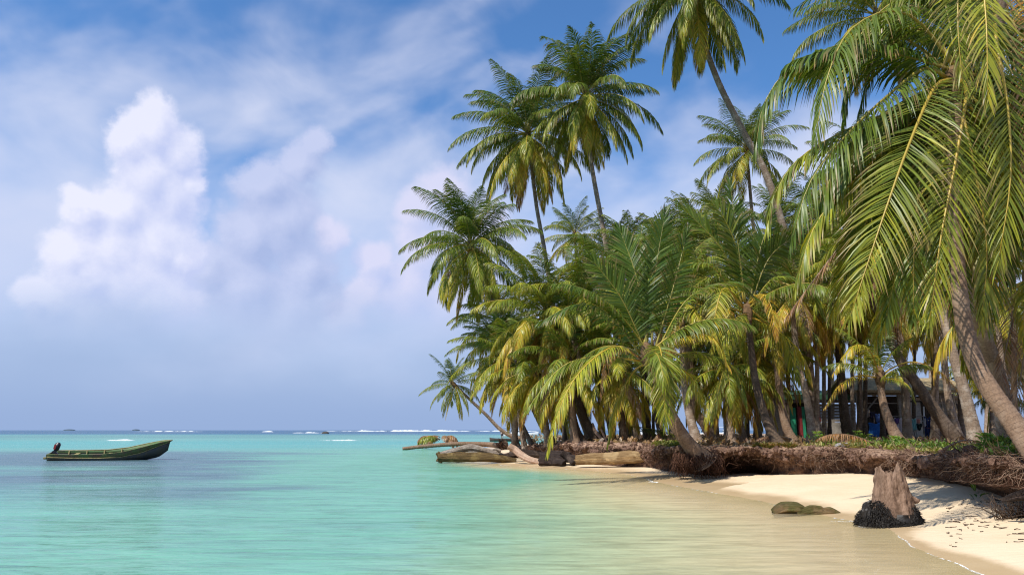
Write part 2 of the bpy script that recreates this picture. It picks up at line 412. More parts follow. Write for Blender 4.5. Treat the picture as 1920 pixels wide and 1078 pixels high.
# ------------------------------------------------------------------ lie of the land
shore_px = [(1860, 1078), (1800, 1052), (1740, 1030), (1690, 1005), (1640, 985), (1560, 966), (1480, 950), (1400, 934), (1310, 918), (1240, 905), (1200, 893), (1100, 882), (1000, 876), (945, 872), (925, 866)]
shore = [(9, -60), (6.4, -14), (5.6, -3), (5.2, 3), (5.15, 6)] + [tuple(G(x, y)[:2]) for x, y in shore_px] + \
        [(-1.6, 44), (-1.9, 52), (-2.6, 62), (-2.2, 72), (0.5, 84), (10, 108), (32, 136), (80, 155), (230, 160), (230, -60)]
shore = np.array(shore)
bank_def = [(960, 46, .15), (990, 42, .12), (1040, 37.5, .12), (1100, 34, .12), (1160, 32, .12), (1215, 30.5, .12), (1238, 28, .1), (1262, 26, .05), (1300, 25.2, .05), (1360, 25, .06), (1420, 25, .12), (1500, 24.2, .22),
            (1600, 22.2, .36), (1700, 19.6, .45), (1770, 17.4, .51), (1820, 15.4, .57), (1860, 13.7, .63), (1915, 12.4, .68), (2010, 11.2, .70), (2160, 9.8, .7), (2450, 8, .7)]
bank = np.array([[(px - 960) / F * D * (CP + 0 * px), D] for px, D, _ in bank_def] + [[14.5, 2], [16, -10], [20, -58]])
# (pixels to ground: x = (px-960)/f * distance along the axis, close to level)
for k, (px, D, zb) in enumerate(bank_def): bank[k] = W(px, 806 + (CAMH - zb) * F / D, D)[:2]
bank_zb = np.array([z for *_, z in bank_def] + [.6, .6, .6])
bank_poly = np.vstack([bank, [[228, -58], [228, 156], [80, 151], [33, 132], [12, 104], [3, 81], [.8, 68], [.2, 55]]])
def seg_dist(Pq, poly, closed=True, vals=None):
    A = poly; B = np.roll(poly, -1, 0) if closed else poly[1:]
    if not closed: A = poly[:-1]
    best = np.full(len(Pq), 1e9); val = np.zeros(len(Pq))
    for k in range(len(A)):
        ab = B[k] - A[k]; t = np.clip(((Pq - A[k]) @ ab) / (ab @ ab), 0, 1)
        d = np.linalg.norm(Pq - (A[k] + t[:, None] * ab), axis=1); m = d < best
        best[m] = d[m]
        if vals is not None: val[m] = vals[k] + t[m] * (vals[(k + 1) % len(vals)] - vals[k])
    return (best, val) if vals is not None else best
def inside(Pq, poly):
    c = np.zeros(len(Pq), bool); n = len(poly)
    for i in range(n):
        a, b = poly[i], poly[(i + 1) % n]
        if a[1] == b[1]: continue
        m = ((a[1] > Pq[:, 1]) != (b[1] > Pq[:, 1])) & (Pq[:, 0] < (b[0] - a[0]) * (Pq[:, 1] - a[1]) / (b[1] - a[1]) + a[0]); c ^= m
    return c
def crom2(pts, n): return crom(np.asarray(pts), n)
shore_s = np.vstack([shore[:4], crom2(shore[4:25], 160), shore[25:]])
def sdist(Pq, poly): 
    d = seg_dist(Pq, poly); return np.where(inside(Pq, poly), d, -d)
tip = bank[0]
def land_fields(Pq):
    Pq = np.asarray(Pq, float)
    wob = fbm(Pq * .55, 3) * .5
    ds = sdist(Pq, shore_s) + wob * sstep(Pq[:, 1], 3, 12) * sstep(-Pq[:, 1], -40, -25) * .8
    db = sdist(Pq, bank_poly); _, zb = seg_dist(Pq, bank, False, bank_zb)
    return ds, db, zb
def plateau(Pq):
    r = np.linalg.norm(Pq - tip, axis=1)
    return .62 + .40 * sstep(r, 1, 12) + fbm(Pq * .35, 3) * .16 + .10 * sstep(-Pq[:, 1], -19, -12)
def ground_h(Pq):
    Pq = np.asarray(Pq, float); ds, db, zb = land_fields(Pq)
    t = np.clip(ds / np.maximum(ds + np.maximum(-db, 0), .05), 0, 1)
    z = np.where(ds > 0, np.minimum(zb * t ** .9, .085 * ds + .004), np.maximum(-.11 * (-ds) ** 1.05, -2.5))
    z = z + np.where(ds > .4, fbm(Pq * .8, 3) * .05 * sstep(ds, .4, 2.5), 0)
    st = sstep(db, 2.1, 2.7)
    return z * (1 - st) + (plateau(Pq) - .02) * st
def surf_h(Pq):                 # the walkable surface: the bank top wherever the bank's lip stands
    Pq = np.asarray(Pq, float); db = sdist(Pq, bank_poly)
    return np.where(db > -.05, plateau(Pq) + .03 * sstep(-db, -2.0, -.3), ground_h(Pq))
def sz(x, y): return float(surf_h(np.array([[x, y]]))[0])
def gz(x, y): return float(ground_h(np.array([[x, y]]))[0])

def axis(segs):
    out = []
    for a, b, s in segs: out += list(np.arange(a, b, s))
    return np.array(out + [segs[-1][1]])
gx = axis([(-20, -8, 1.0), (-8, 1, .3), (1, 16, .13), (16, 40, .5), (40, 235, 8)])
gy = axis([(-62, -4, 6), (-4, 5, .6), (5, 24, .13), (24, 48, .3), (48, 90, .7), (90, 165, 3)])
XX, YY = np.meshgrid(gx, gy); Pg = np.stack([XX.ravel(), YY.ravel()], 1)
hz = ground_h(Pg); ds, db, zb = land_fields(Pg)
wetv = np.clip(1 - hz / (.055 + .08 * sstep(Pg[:, 1], 11, 17)) + fbm(Pg * .6, 3) * .9, 0, 1)
wetv = np.where(ds < 0.05, 1, wetv)
landv = sstep(db, 1.6, 2.2)
nx, ny = len(gx), len(gy); ii = (np.arange(ny - 1)[:, None] * nx + np.arange(nx - 1)[None]).ravel()
beach = link('beach', mesh_np('beach', np.column_stack([Pg, hz]), None, np.stack([ii, ii + 1, ii + nx + 1, ii + nx], -1), dict(wet=wetv, land=landv)), 'sand')
tag(beach, 'pale sand beach, wet along the waterline, running back under the palms', kind='structure')

# ------------------------------------------------------------------ sea
az1 = np.concatenate([np.linspace(-180, -42, 46, endpoint=False), np.linspace(-42, 42, 620, endpoint=False), np.linspace(42, 180, 46, endpoint=False)])
rr = np.concatenate([np.geomspace(1.2, 60, 330, endpoint=False), np.geomspace(60, 9000, 130)])
AZ, RR = np.meshgrid(np.radians(az1), rr); Ps = np.stack([(np.sin(AZ) * RR).ravel(), (np.cos(AZ) * RR).ravel()], 1)
near = (np.abs(Ps[:, 0]) < 240) & (Ps[:, 1] < 170) & (Ps[:, 1] > -62)
dss = np.full(len(Ps), -400.0); dss[near] = land_fields(Ps[near])[0]
off = -dss; dep = np.clip(.11 * np.maximum(off, 0) ** 1.05, 0, 3)
pxs = 960 + F * Ps[:, 0] / np.maximum(Ps[:, 1], .1); D_ = np.maximum(Ps[:, 1], .1)
def mixc(a, m, b): return a * (1 - m[:, None]) + np.asarray(b)[None] * m[:, None]
n1 = fbm(Ps * np.array([.05, .16]), 4); n2 = fbm(Ps * np.array([.16, .5]) + 40, 4); n3 = fbm(Ps * np.array([.006, .05]) + 9, 4); n4 = fbm(Ps * np.array([.0016, .012]) + 70, 3)
body = np.tile(np.array([[.160, .385, .275]]), (len(Ps), 1))
offb = off * (1 + 1.8 * sstep(D_, 17, 34))
body = mixc(body, sstep(offb, 8.0, 2.5), (.50, .50, .29))
body = mixc(body, sstep(offb, 4.6, .8), (.70, .555, .345))
body = mixc(body, sstep(off + n1 * 4, 9, 22) * .75, (.14, .36, .30))
left = sstep(-Ps[:, 0], 0, 14)
reef = sstep(D_ + n1 * 22, 15, 25) * sstep(-(D_ + n1 * 22), -66, -50) * sstep(-(pxs + n2 * 500), -640, -420) * sstep(n2 * .8 + n1, -.42, -.02)
body = mixc(body, reef * .92, (.095, .15, .18))
body = mixc(body, sstep(D_ + n3 * 30, 62, 78) * sstep(-D_, -150, -95) * sstep(n3, -.25, .1), (.10, .37, .32))
sgr = sstep(D_ + n3 * 80, 105, 150) * sstep(n3 + .06, -.15, .15)
body = mixc(body, sgr * .85, (.085, .22, .20))
body = mixc(body, sstep(D_, 140, 215) * sstep(n4, -.34, -.02) * .92, (.04, .215, .26))
body = mixc(body, sstep(D_, 215, 400), (.024, .095, .18))
opac = 1 - np.exp(-dep * 4.6)
opac = np.where(off > 12, 1, opac)
def edge_foam():
    f = np.exp(-((off - .04 - n2 * .25) / .055) ** 2) * .80 * sstep(fbm(Ps * 1.3, 3), -.28, .05)
    # thin lines of earlier wavelets, and the wash round the stump
    f = np.maximum(f, np.exp(-((off - 1.25 - n2 * 1.6) / .045) ** 2) * .42 * sstep(fbm(Ps * .5 + 5, 3), -.02, .12))
    f = np.maximum(f, np.exp(-((off - 2.6 - n2 * 2.4) / .05) ** 2) * .34 * sstep(fbm(Ps * .5 + 25, 3), .0, .14))
    for (px, py, rx, ry, s) in [(1575, 977, .50, .16, .62), (1640, 987, .6, .12, .6), (1530, 972, .5, .08, .45), (1232, 903, .45, .22, .9), (1480, 930, .5, .1, .5), (870, 868, 2.0, .25, .55), (940, 872, 1.2, .25, .5)]:
        c = G(px, py)[:2]; q = (Ps - c) / np.array([rx, ry]); f = np.maximum(f, s * np.exp(-(q ** 2).sum(1)))
    return f
foam = np.where(near, edge_foam(), 0)
sw = .028 * fbm(Ps * np.array([.22, .9]), 3) + .008 * fbm(Ps * np.array([1.1, 4.0]), 2)
zs = np.where(D_ < 200, sw * sstep(off, 0, 2.5), 0)
na, nr = len(az1), len(rr); jj = np.arange(na)
i0 = (np.arange(nr - 1)[:, None] * na)
Q = np.stack([i0 + jj, i0 + (jj + 1) % na, i0 + na + (jj + 1) % na, i0 + na + jj], -1).reshape(-1, 4)
Vs = np.vstack([np.column_stack([Ps, zs]), [[0, 0, 0]]]); fan = np.stack([(jj + 1) % na, jj, np.full(na, len(Ps))], -1)
ap = lambda a: np.concatenate([a, a[-1:]])
sea = link('sea', mesh_np('sea', Vs, fan, Q, dict(body=np.vstack([body, body[:1]]), opacity=ap(opac), foam=ap(foam), calm=ap(sstep(off, 12, 2)))), 'sea')
tag(sea, 'clear turquoise sea, sandy in the shallows and deep blue at the horizon', kind='structure')

# ------------------------------------------------------------------ the eroded earth bank with its roots
bs = crom(np.column_stack([bank, bank_zb]), 900)
seglen = np.linalg.norm(np.diff(bs[:, :2], axis=0), axis=1); cum = np.concatenate([[0], np.cumsum(seglen)])
sL = np.arange(0, cum[-1] - 40, .11); bl = np.column_stack([np.interp(sL, cum, bs[:, k]) for k in range(3)])
bt = nz(np.gradient(bl[:, :2], axis=0)); bn_ = np.stack([-bt[:, 1], bt[:, 0]], 1)
bpx = np.array([PX((x, y, .6))[0] if y > 2 else 3000 for x, y, _ in bl])
under = sstep(bpx, 1225, 1262) * sstep(-bpx, -1470, -1400)        # the deep undercut under the leaning palm
zt = plateau(bl[:, :2] + bn_ * 1.2)
prof = [(.55, -.45), (.50, .0), (.42, .22), (.26, .42), (.06, .62), (-.10, .76), (-.14, .86), (-.06, .95), (.16, 1.0), (.6, 1.03), (1.2, 1.02), (2.5, 1.0), (3.4, .90)]
VB, rise, shade_damp = [], [], []
_pi = np.concatenate([np.linspace(0, 9, 40), np.linspace(9, 12, 8)[1:]]); _pa = np.array(prof)
prof = [(np.interp(q, range(13), _pa[:, 0]), np.interp(q, range(13), _pa[:, 1])) for q in _pi]
for kf, (o_, h_) in zip(_pi, prof):
    k = kf
    o2 = o_ + under * np.interp(k, [0, 3, 4, 5, 8, 10, 12], [1.15, 1.12, 1.0, .10, -.16, 0, 0])
    o2 = o2 - (1 - under) * .34 * (1 - h_) * sstep(k, 0, 1) * sstep(-k, -7, -5)
    z = bl[:, 2] + (zt - bl[:, 2]) * h_
    pp = np.column_stack([bl[:, :2] + bn_ * o2[:, None], z])
    a = fbm(pp * .8, 3) * .75 + fbm(pp * 3.2, 3) * .50 + fbm(pp * 9, 2) * .20
    amp = np.interp(k, [0, 1, 2, 8, 9.5, 11, 12], [.3, .7, 1, 1, .6, .2, .05])
    pp[:, :2] += bn_ * (a * amp)[:, None]; pp[:, 2] += (fbm(pp * 1.4 + 5, 3) * .22 + fbm(pp * 6 + 5, 3) * .20) * amp
    VB.append(pp); rise.append(np.full(len(bl), h_)); shade_damp.append(np.clip(under * (1.25 - h_) + .25 * (h_ < .3), 0, 1))  # shade of the undercut put into the colour, plus a damp foot
npz = len(prof); nb = len(bl); VBm = np.stack(VB, 1).reshape(-1, 3)
ib = (np.arange(nb - 1)[:, None] * npz + np.arange(npz - 1)[None]).ravel()
bank_o = link('earth_bank', mesh_np('earth_bank', VBm, None, np.stack([ib, ib + npz, ib + npz + 1, ib + 1], -1), dict(rise=np.stack(rise, 1).ravel(), shade_damp=np.stack(shade_damp, 1).ravel())), 'bank')
tag(bank_o, 'low eroded bank of reddish earth between the sand and the palms', kind='structure')

def root_path(k, n, spread, droop, start_h=None):
    h = start_h if start_h is not None else rng.uniform(.5, 1.0)
    p = np.array([bl[k, 0], bl[k, 1], bl[k, 2] + (zt[k] - bl[k, 2]) * h]); p[:2] -= bn_[k] * rng.uniform(-.02, .14)
    d = np.array([*(bt[k] * rng.normal(0, spread * 1.5) - bn_[k] * rng.uniform(.0, .5)), rng.uniform(-.6, .5)]); d = nz(d)
    L = rng.uniform(.25, .95) * droop; P_ = [p]
    for _ in range(n):
        d = nz(d + rng.normal(0, .45, 3) + np.array([0, 0, -.13])); p = p + d * L / n
        if p[2] < bl[k, 2] + .02: p[2] = bl[k, 2] + .02 + rng.uniform(0, .03)
        P_.append(p)
    return np.array(P_)
lit, drk = [], []
vis = [k for k in range(nb) if 975 < bpx[k] < 2500 and bl[k, 1] > 8]
for _ in range(6500):
    k = random.choice(vis); x = bpx[k]
    dens = (.25 if x < 1220 else (.40 if x < 1450 else .85)) * (.22 + 1.5 * float(sstep(fbm(np.array([[bl[k, 0] * .9, bl[k, 1] * .9]]), 3), -.15, .18)[0]))
    if random.random() > dens: continue
    P_ = root_path(k, 6, 1.0, 1.0 if x > 1440 else .7); r0 = rng.uniform(.003, .010)
    (drk if (random.random() < (.9 if 1225 < x < 1440 else .45)) else lit).append((P_, np.linspace(r0, r0 * .3, len(P_))))  # shade put into the root colour: nearly all dark within the undercut
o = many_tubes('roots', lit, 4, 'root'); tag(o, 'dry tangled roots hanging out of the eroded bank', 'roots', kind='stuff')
o = many_tubes('roots', drk, 4, 'root_dark'); tag(o, 'roots hanging from the bank, shade painted in as a dark colour', 'roots', kind='stuff')
# bushy tangle of brown roots at the right end of the bank
tang, tangd = [], []
for _ in range(850):
    x = rng.uniform(1790, 2150); k = min(vis, key=lambda q: abs(bpx[q] - x)) if _ % 3 == 0 else k
    P_ = root_path(k, 7, .9, .85, rng.uniform(.30, .95)); P_[:, :2] += -bn_[k] * rng.uniform(-.1, .2); r0 = rng.uniform(.002, .007)
    (tangd if random.random() < .78 else tang).append((P_, np.linspace(r0, r0 * .35, len(P_))))
o = many_tubes('root_tangle', tang, 4, 'root'); tag(o, 'pale fine roots in the brown tangle at the right end of the bank', 'roots', kind='stuff')
o = many_tubes('root_tangle', tangd, 4, 'root_dark'); tag(o, 'dark fine roots in the brown tangle at the right end of the bank', 'roots', kind='stuff')
# ------------------------------------------------------------------ palms
GREEN = np.array([.060, .112, .017]); MID = np.array([.135, .182, .024]); YG = np.array([.36, .36, .034]); YEL = np.array([.46, .34, .040]); ORA = np.array([.36, .17, .035]); DRY = np.array([.30, .19, .11]); DEAD = np.array([.19, .10, .065])
RIBG = np.array([.26, .23, .05]); RIBY = np.array([.50, .33, .035]); RIBD = np.array([.22, .13, .07])
def tone(a):                     # age 0 young .. 1 old, >1 dead
    stops = [(0, GREEN), (.45, MID), (.75, YG * .75 + MID * .25), (1.0, YEL), (1.15, ORA), (1.3, DRY), (1.6, DEAD)]
    for (x0, c0), (x1, c1) in zip(stops, stops[1:]):
        if a <= x1: return c0 + (c1 - c0) * max(0, (a - x0) / (x1 - x0))
    return DEAD
def frond(parent, Pc, leaf, pairs, hang, age, S0=None, roll=0.0, tipdry=.25, start=.14, seed=0, wid=.042, origin=None, rib=True, rr0=.034, gap=0.0):
    """Pc: points of the midrib in the world; leaf: leaflet length; the leaflets are one mesh, the midrib its sub-part."""
    g = np.random.default_rng(seed); org = np.asarray(origin, float)
    n = 26; Pm = crom(Pc, 80) if len(Pc) < 20 else np.asarray(Pc, float)
    sl_ = np.concatenate([[0], np.cumsum(np.linalg.norm(np.diff(Pm, axis=0), axis=1))]); tot = sl_[-1]
    at = lambda u: np.column_stack([np.interp(u * tot, sl_, Pm[:, k]) for k in range(3)])
    if S0 is None:
        hd = Pm[-1] - Pm[0]; hd = np.array([hd[0], hd[1], 0]); S0 = nz(np.cross(hd, [0, 0, 1.0]))
    u = np.linspace(start, .995, pairs); u = np.repeat(u, 2) + g.normal(0, .25 / pairs, pairs * 2); u = np.clip(u, start * .9, 1)
    sgn = np.tile([1, -1], pairs).astype(float)
    if g.random() < .45:      # a torn stretch on one side
        c0 = g.uniform(.3, .9); keep = ~((np.abs(u - c0) < g.uniform(.02, .06)) & (sgn == (1 if g.random() < .5 else -1))); u = u[keep]; sgn = sgn[keep]
    if gap:
        keep = g.random(len(u)) > gap; u = u[keep]; sgn = sgn[keep]
    b = at(u); e = .01; T = nz(at(np.minimum(u + e, 1)) - at(np.maximum(u - e, 0)))
    S = nz(S0[None] - (T @ S0)[:, None] * T); N = np.cross(S, T); flip = np.sign(N[:, 2:3] + 1e-6); 
    N = N * np.where(np.median(N[:, 2]) < 0, -1, 1)
    if roll: S, N = S * math.cos(roll) + N * math.sin(roll), N * math.cos(roll) - S * math.sin(roll)
    v = (u - start) / (1 - start)
    prof_ = np.interp(v, [0, .08, .3, .55, .8, 1], [.45, .72, 1.0, .95, .66, .34])
    clump = np.repeat(g.normal(0, .035, len(u) // 8 + 1), 8)[:len(u)]
    ln = leaf * prof_ * g.uniform(.80, 1.10, len(u)) 
    ang = np.radians(np.interp(v, [0, .3, .8, 1], [66, 52, 34, 14])) + g.normal(0, .05, len(u)) + clump
    lift = np.interp(v, [0, 1], [.22, .05]) * (1 - min(hang, 1)) + g.normal(0, .055, len(u))
    d = nz(sgn[:, None] * S * np.sin(ang)[:, None] + T * np.cos(ang)[:, None] + N * lift[:, None])
    pts = [b]; us = [0, .34, .70, 1.0]; p = b; dirs = [d]
    for k in range(3):
        fall = hang * (.28, .62, .95)[k] * g.uniform(.86, 1.14, len(u))
        d = nz(d + np.array([0, 0, -1.0]) * fall[:, None]); p = p + d * (ln * (us[k + 1] - us[k]))[:, None]; pts.append(p); dirs.append(d)
    wv = nz(T + N * g.normal(0, .30, len(u))[:, None])
    V = []; wp = [.5, 1.0, .72]
    for k in range(3):
        dd = dirs[k]; w = nz(wv - (wv * dd).sum(1)[:, None] * dd) * (leaf * wid * wp[k] * .5 * (.75 + .25 * prof_))[:, None]
        V += [pts[k] - w, pts[k] + w]
    V.append(pts[3]); m = len(u)
    Va = np.stack(V, 1).reshape(-1, 3) - org
    i = np.arange(m)[:, None] * 7
    quads = np.concatenate([i + np.array([[0, 1, 3, 2]]), i + np.array([[2, 3, 5, 4]])]); tris = i + np.array([[4, 5, 6]])
    ca = np.clip(age + g.normal(0, .10, m) + clump * 1.2 + (v - .5) * .18 * (age > .4), 0, 1.6)
    tab = np.array([tone(x) for x in np.linspace(0, 1.6, 65)]); colr = tab[(ca * 40).astype(int)] * g.uniform(.75, 1.2, m)[:, None]
    Cv = np.repeat(colr[:, None], 7, 1)
    td = (g.random(m) < tipdry * (1 if age < 1 else 2)); Cv[td, 6] = DRY; Cv[td, 4:6] = Cv[td, 4:6] * .6 + DRY * .4
    o_ = link('frond', mesh_np('frond', Va, tris, quads, dict(tint=Cv.reshape(-1, 3))), 'leaf', parent)
    if rib:
        Pr = at(np.linspace(0, .985, 16)) - org; rad = np.interp(np.linspace(0, 1, 16), [0, .08, .3, 1], [1.5, 1, .72, .12]) * rr0
        Vr, Qr, Tr = tube_np(Pr, rad, 5)
        rc = RIBD if age > 1.15 else (RIBG + (RIBY - RIBG) * np.clip(age * 1.3, 0, 1)) * g.uniform(.8, 1.1)
        link('midrib', mesh_np('midrib', Vr, Tr, Qr, dict(tint=np.tile(rc, (len(Vr), 1)))), 'rib', o_)
    return o_
def arc(C, az_, el0, bend, L, n=24, pw=1.5, sway=0.0):
    s = np.linspace(0, 1, n); e_ = el0 - bend * s ** pw; a_ = az_ + sway * s
    dd = np.stack([np.cos(e_) * np.cos(a_), np.cos(e_) * np.sin(a_), np.sin(e_)], 1)
    return C + np.vstack([[0, 0, 0], np.cumsum(dd[:-1] * L / (n - 1), 0)])
def trunk_mesh(pts, r, near_, seed):
    L = np.sum(np.linalg.norm(np.diff(pts, axis=0), axis=1)); st = .13 if near_ else .26
    n = max(8, int(L / st * 2)); P_ = crom(pts, n); s = np.linspace(0, L, n); g = np.random.default_rng(seed)
    rad = r * (1.0 - .36 * s / L) * (1 + .75 * np.exp(-s / .38)) * (1 + .16 * np.exp(-s / 1.5)); rad = rad * (1 + np.where(np.arange(n) % 2 == 0, .025, -.025)) * (1 + g.normal(0, .012, n))
    sd = 14 if near_ else 9; a = np.linspace(0, 2 * np.pi, sd, endpoint=False)
    R2 = rad[:, None] * (1 + .05 * np.sin(a * 3 + seed)[None] * np.exp(-s / 1.2)[:, None] + g.normal(0, .014, (n, sd)))
    V, Q, T_ = tube_np(P_, R2, sd); al = np.concatenate([np.repeat(s, sd), [0, L]])
    return V, Q, T_, al
_ps = [100]
def palm(label, base, pts, D0, D1, bz=None, r=.15, L=3.8, n=19, el=(82, -42), bend=(40, 105), age0=.1, age1=1.0, tmat='trunk', nuts=None, pairs=46, leaf=None, fr=(), group=None, dead=0, hang=(.7, 1.8), az0=None, wid=.05, skip=None, name='palm_tree', low=False):
    """base, pts: photo pixels of the foot and of points up the stem; D0..D1 the distance ahead of foot and crown."""
    _ps[0] += 1; sd = _ps[0]; g = np.random.default_rng(sd)
    b = W(base[0], base[1], D0); b[2] = (sz(b[0], b[1]) - .12) if bz is None else b[2]
    k = len(pts); st = [b] + [W(x, y, D0 + (D1 - D0) * (i + 1) / k) for i, (x, y) in enumerate(pts)]
    st = np.array(st); C = st[-1].copy(); org = b
    root = thing(name, b, label, 'palm tree', group)
    V, Q, T_, al = trunk_mesh(st - org, r, D0 < 36, sd)
    link('trunk', mesh_np('trunk', V, T_, Q, dict(along=al)), tmat, root)
    ax = nz(st[-1] - st[-2])
    # fibre sleeve round the leaf bases
    fp = np.array([C - ax * .55, C - ax * .2, C + ax * .12, C + ax * .4]) - org
    V, Q, T_ = tube_np(crom(fp, 9), np.interp(np.linspace(0, 1, 9), [0, .4, .75, 1], [r * .72, r * 1.25, r * .95, r * .3]), 9)
    V += rng.normal(0, .012, V.shape); link('leaf_sheath', mesh_np('leaf_sheath', V, T_, Q), 'fibre', root)
    leaf = leaf or L * .225; n = int(n * 1.55) if n > 12 else n; pairs = int(pairs * (1.3 if group else 1.9)) if n > 12 else int(pairs * 1.1); wid = wid * (.8 if group else .62) if n > 12 else wid
    a0 = g.uniform(0, 6.28) if az0 is None else az0
    for i in range(n):
        q = (i + .5) / n; az_ = a0 + i * 2.39996 + g.normal(0, .15); q2 = np.clip(q + g.normal(0, .05), 0, 1)
        e0 = R(el[0] + (el[1] - el[0]) * q2); bd = R(bend[0] + (bend[1] - bend[0]) * q2 * g.uniform(.75, 1.15)); 
        bd = min(bd * 1.12, e0 + R(86))
        if skip and skip(math.degrees(az_) % 360, q): az_ = -az_
        Li = L * np.interp(q2, [0, .15, .5, 1], [.72, .95, 1.0, .85]) * g.uniform(.86, 1.06)
        c0 = C + ax * (.22 - .45 * q2); ag = age0 + (age1 - age0) * q2 ** 1.6 + g.normal(0, .07)
        frond(root, arc(c0, az_, e0, bd, Li, sway=g.normal(0, .22)), leaf * g.uniform(.9, 1.08), pairs, hang[0] + (hang[1] - hang[0]) * q2, ag, seed=sd * 97 + i, origin=org, wid=wid, rr0=.030 * L / 3.8)
    for i in range(dead):
        az_ = g.uniform(0, 6.28); frond(root, arc(C - ax * .3, az_, R(-35), R(52), L * .75, sway=g.normal(0, .3)), leaf * .85, int(pairs * .7), 1.3, 1.45, seed=sd * 131 + i, origin=org, wid=wid * .8)
    for i, f in enumerate(fr):
        Pw = np.array([W(*p) for p in f['p']])
        if f.get('c', True): Pw = np.vstack([C + ax * .1, Pw]) if f.get('c') == 'add' else Pw
        frond(root, Pw, f.get('leaf', leaf), f.get('pairs', pairs), f.get('hang', .6), f.get('age', .5), seed=sd * 173 + i, origin=org, wid=f.get('wid', wid), roll=f.get('roll', 0), start=f.get('start', .12), tipdry=f.get('tip', .25), rr0=f.get('rr', .034), S0=np.array(f['S'], float) if 'S' in f else None, gap=f.get('gap', 0))
    if nuts:
        for i in range(nuts[1]):
            a_ = g.uniform(0, 6.28); c_ = C - ax * g.uniform(.25, .55) - org; c_ = c_ + np.array([math.cos(a_), math.sin(a_) * .8 - .1, -.1]) * g.uniform(.2, .34)
            bm = bmesh.new(); bmesh.ops.create_icosphere(bm, subdivisions=2, radius=.125, matrix=Matrix.Translation(c_) @ Matrix.Diagonal((.85, .85, 1.1, 1)))
            bm_obj('coconut', bm, nuts[0], root, True)
    return root
# --- the two tall palms against the sky, the one cut by the top edge, the palms of the left side
palm('tallest palm in the middle of the sky, bare grey stem leaning left', (1196, 824), [(1165, 620), (1131, 430), (1108, 300), (1098, 182)], 48, 47, r=.20, L=5.9, n=31, leaf=1.42, el=(88, -66), bend=(44, 100), age1=.85, nuts=('nut_orange', 9), tmat='trunk', pairs=56, dead=1, wid=.055)
palm('tall palm just left of and behind the tallest, with a dark brown skirt', (1062, 826), [(1040, 600), (1021, 470), (1005, 380), (990, 252)], 53, 52, r=.19, L=6.4, n=31, leaf=1.5, el=(86, -66), bend=(48, 100), age1=1.0, nuts=('nut_orange', 6), pairs=54, dead=3, wid=.055)
palm('tall palm cut by the top edge, its long curved stem crossing the sky', (1532, 830), [(1500, 560), (1445, 350), (1392, 245), (1345, 150), (1312, 50), (1303, -32)], 37, 35, r=.20, L=5.6, n=29, leaf=1.3, el=(70, -75), bend=(35, 100), age1=.8, nuts=('nut_green', 5), pairs=60)
palm('palm crown behind the long curved stem, right of the open sky', (1442, 822), [(1430, 600), (1412, 420), (1400, 282)], 55, 55, r=.17, L=4.9, n=25, leaf=1.2, el=(86, -50), bend=(40, 95), age1=.9, pairs=44, wid=.055)
palm('palm with orange coconuts at the left edge of the grove', (962, 834), [(966, 770), (945, 640), (905, 520), (884, 462)], 45, 43, r=.17, L=4.9, n=31, leaf=1.2, el=(88, -70), bend=(46, 100), age1=.9, nuts=('nut_orange', 11), pairs=52, dead=1)
palm('small palm leaning far out over the sea, leftmost of all', (972, 833), [(940, 806), (912, 778), (878, 746), (850, 720)], 58, 57, r=.15, L=2.9, n=18, el=(86, -75), bend=(30, 75), age1=.8, pairs=40, wid=.06)
palm('half hidden pale palm between the two tall stems', (1100, 825), [(1090, 640), (1078, 442)], 62, 62, r=.16, L=3.9, n=18, el=(84, -35), bend=(35, 100), age0=.25, age1=.9, pairs=40, wid=.06)
palm('bushy yellowing palm left of the grove centre, brown stem leaning left', (1112, 834), [(1082, 762), (1056, 700), (1036, 640), (1024, 588)], 40, 38, r=.18, L=4.6, n=25, leaf=1.15, el=(86, -58), bend=(34, 100), age0=.42, age1=1.12, pairs=56, az0=2.2, dead=1)
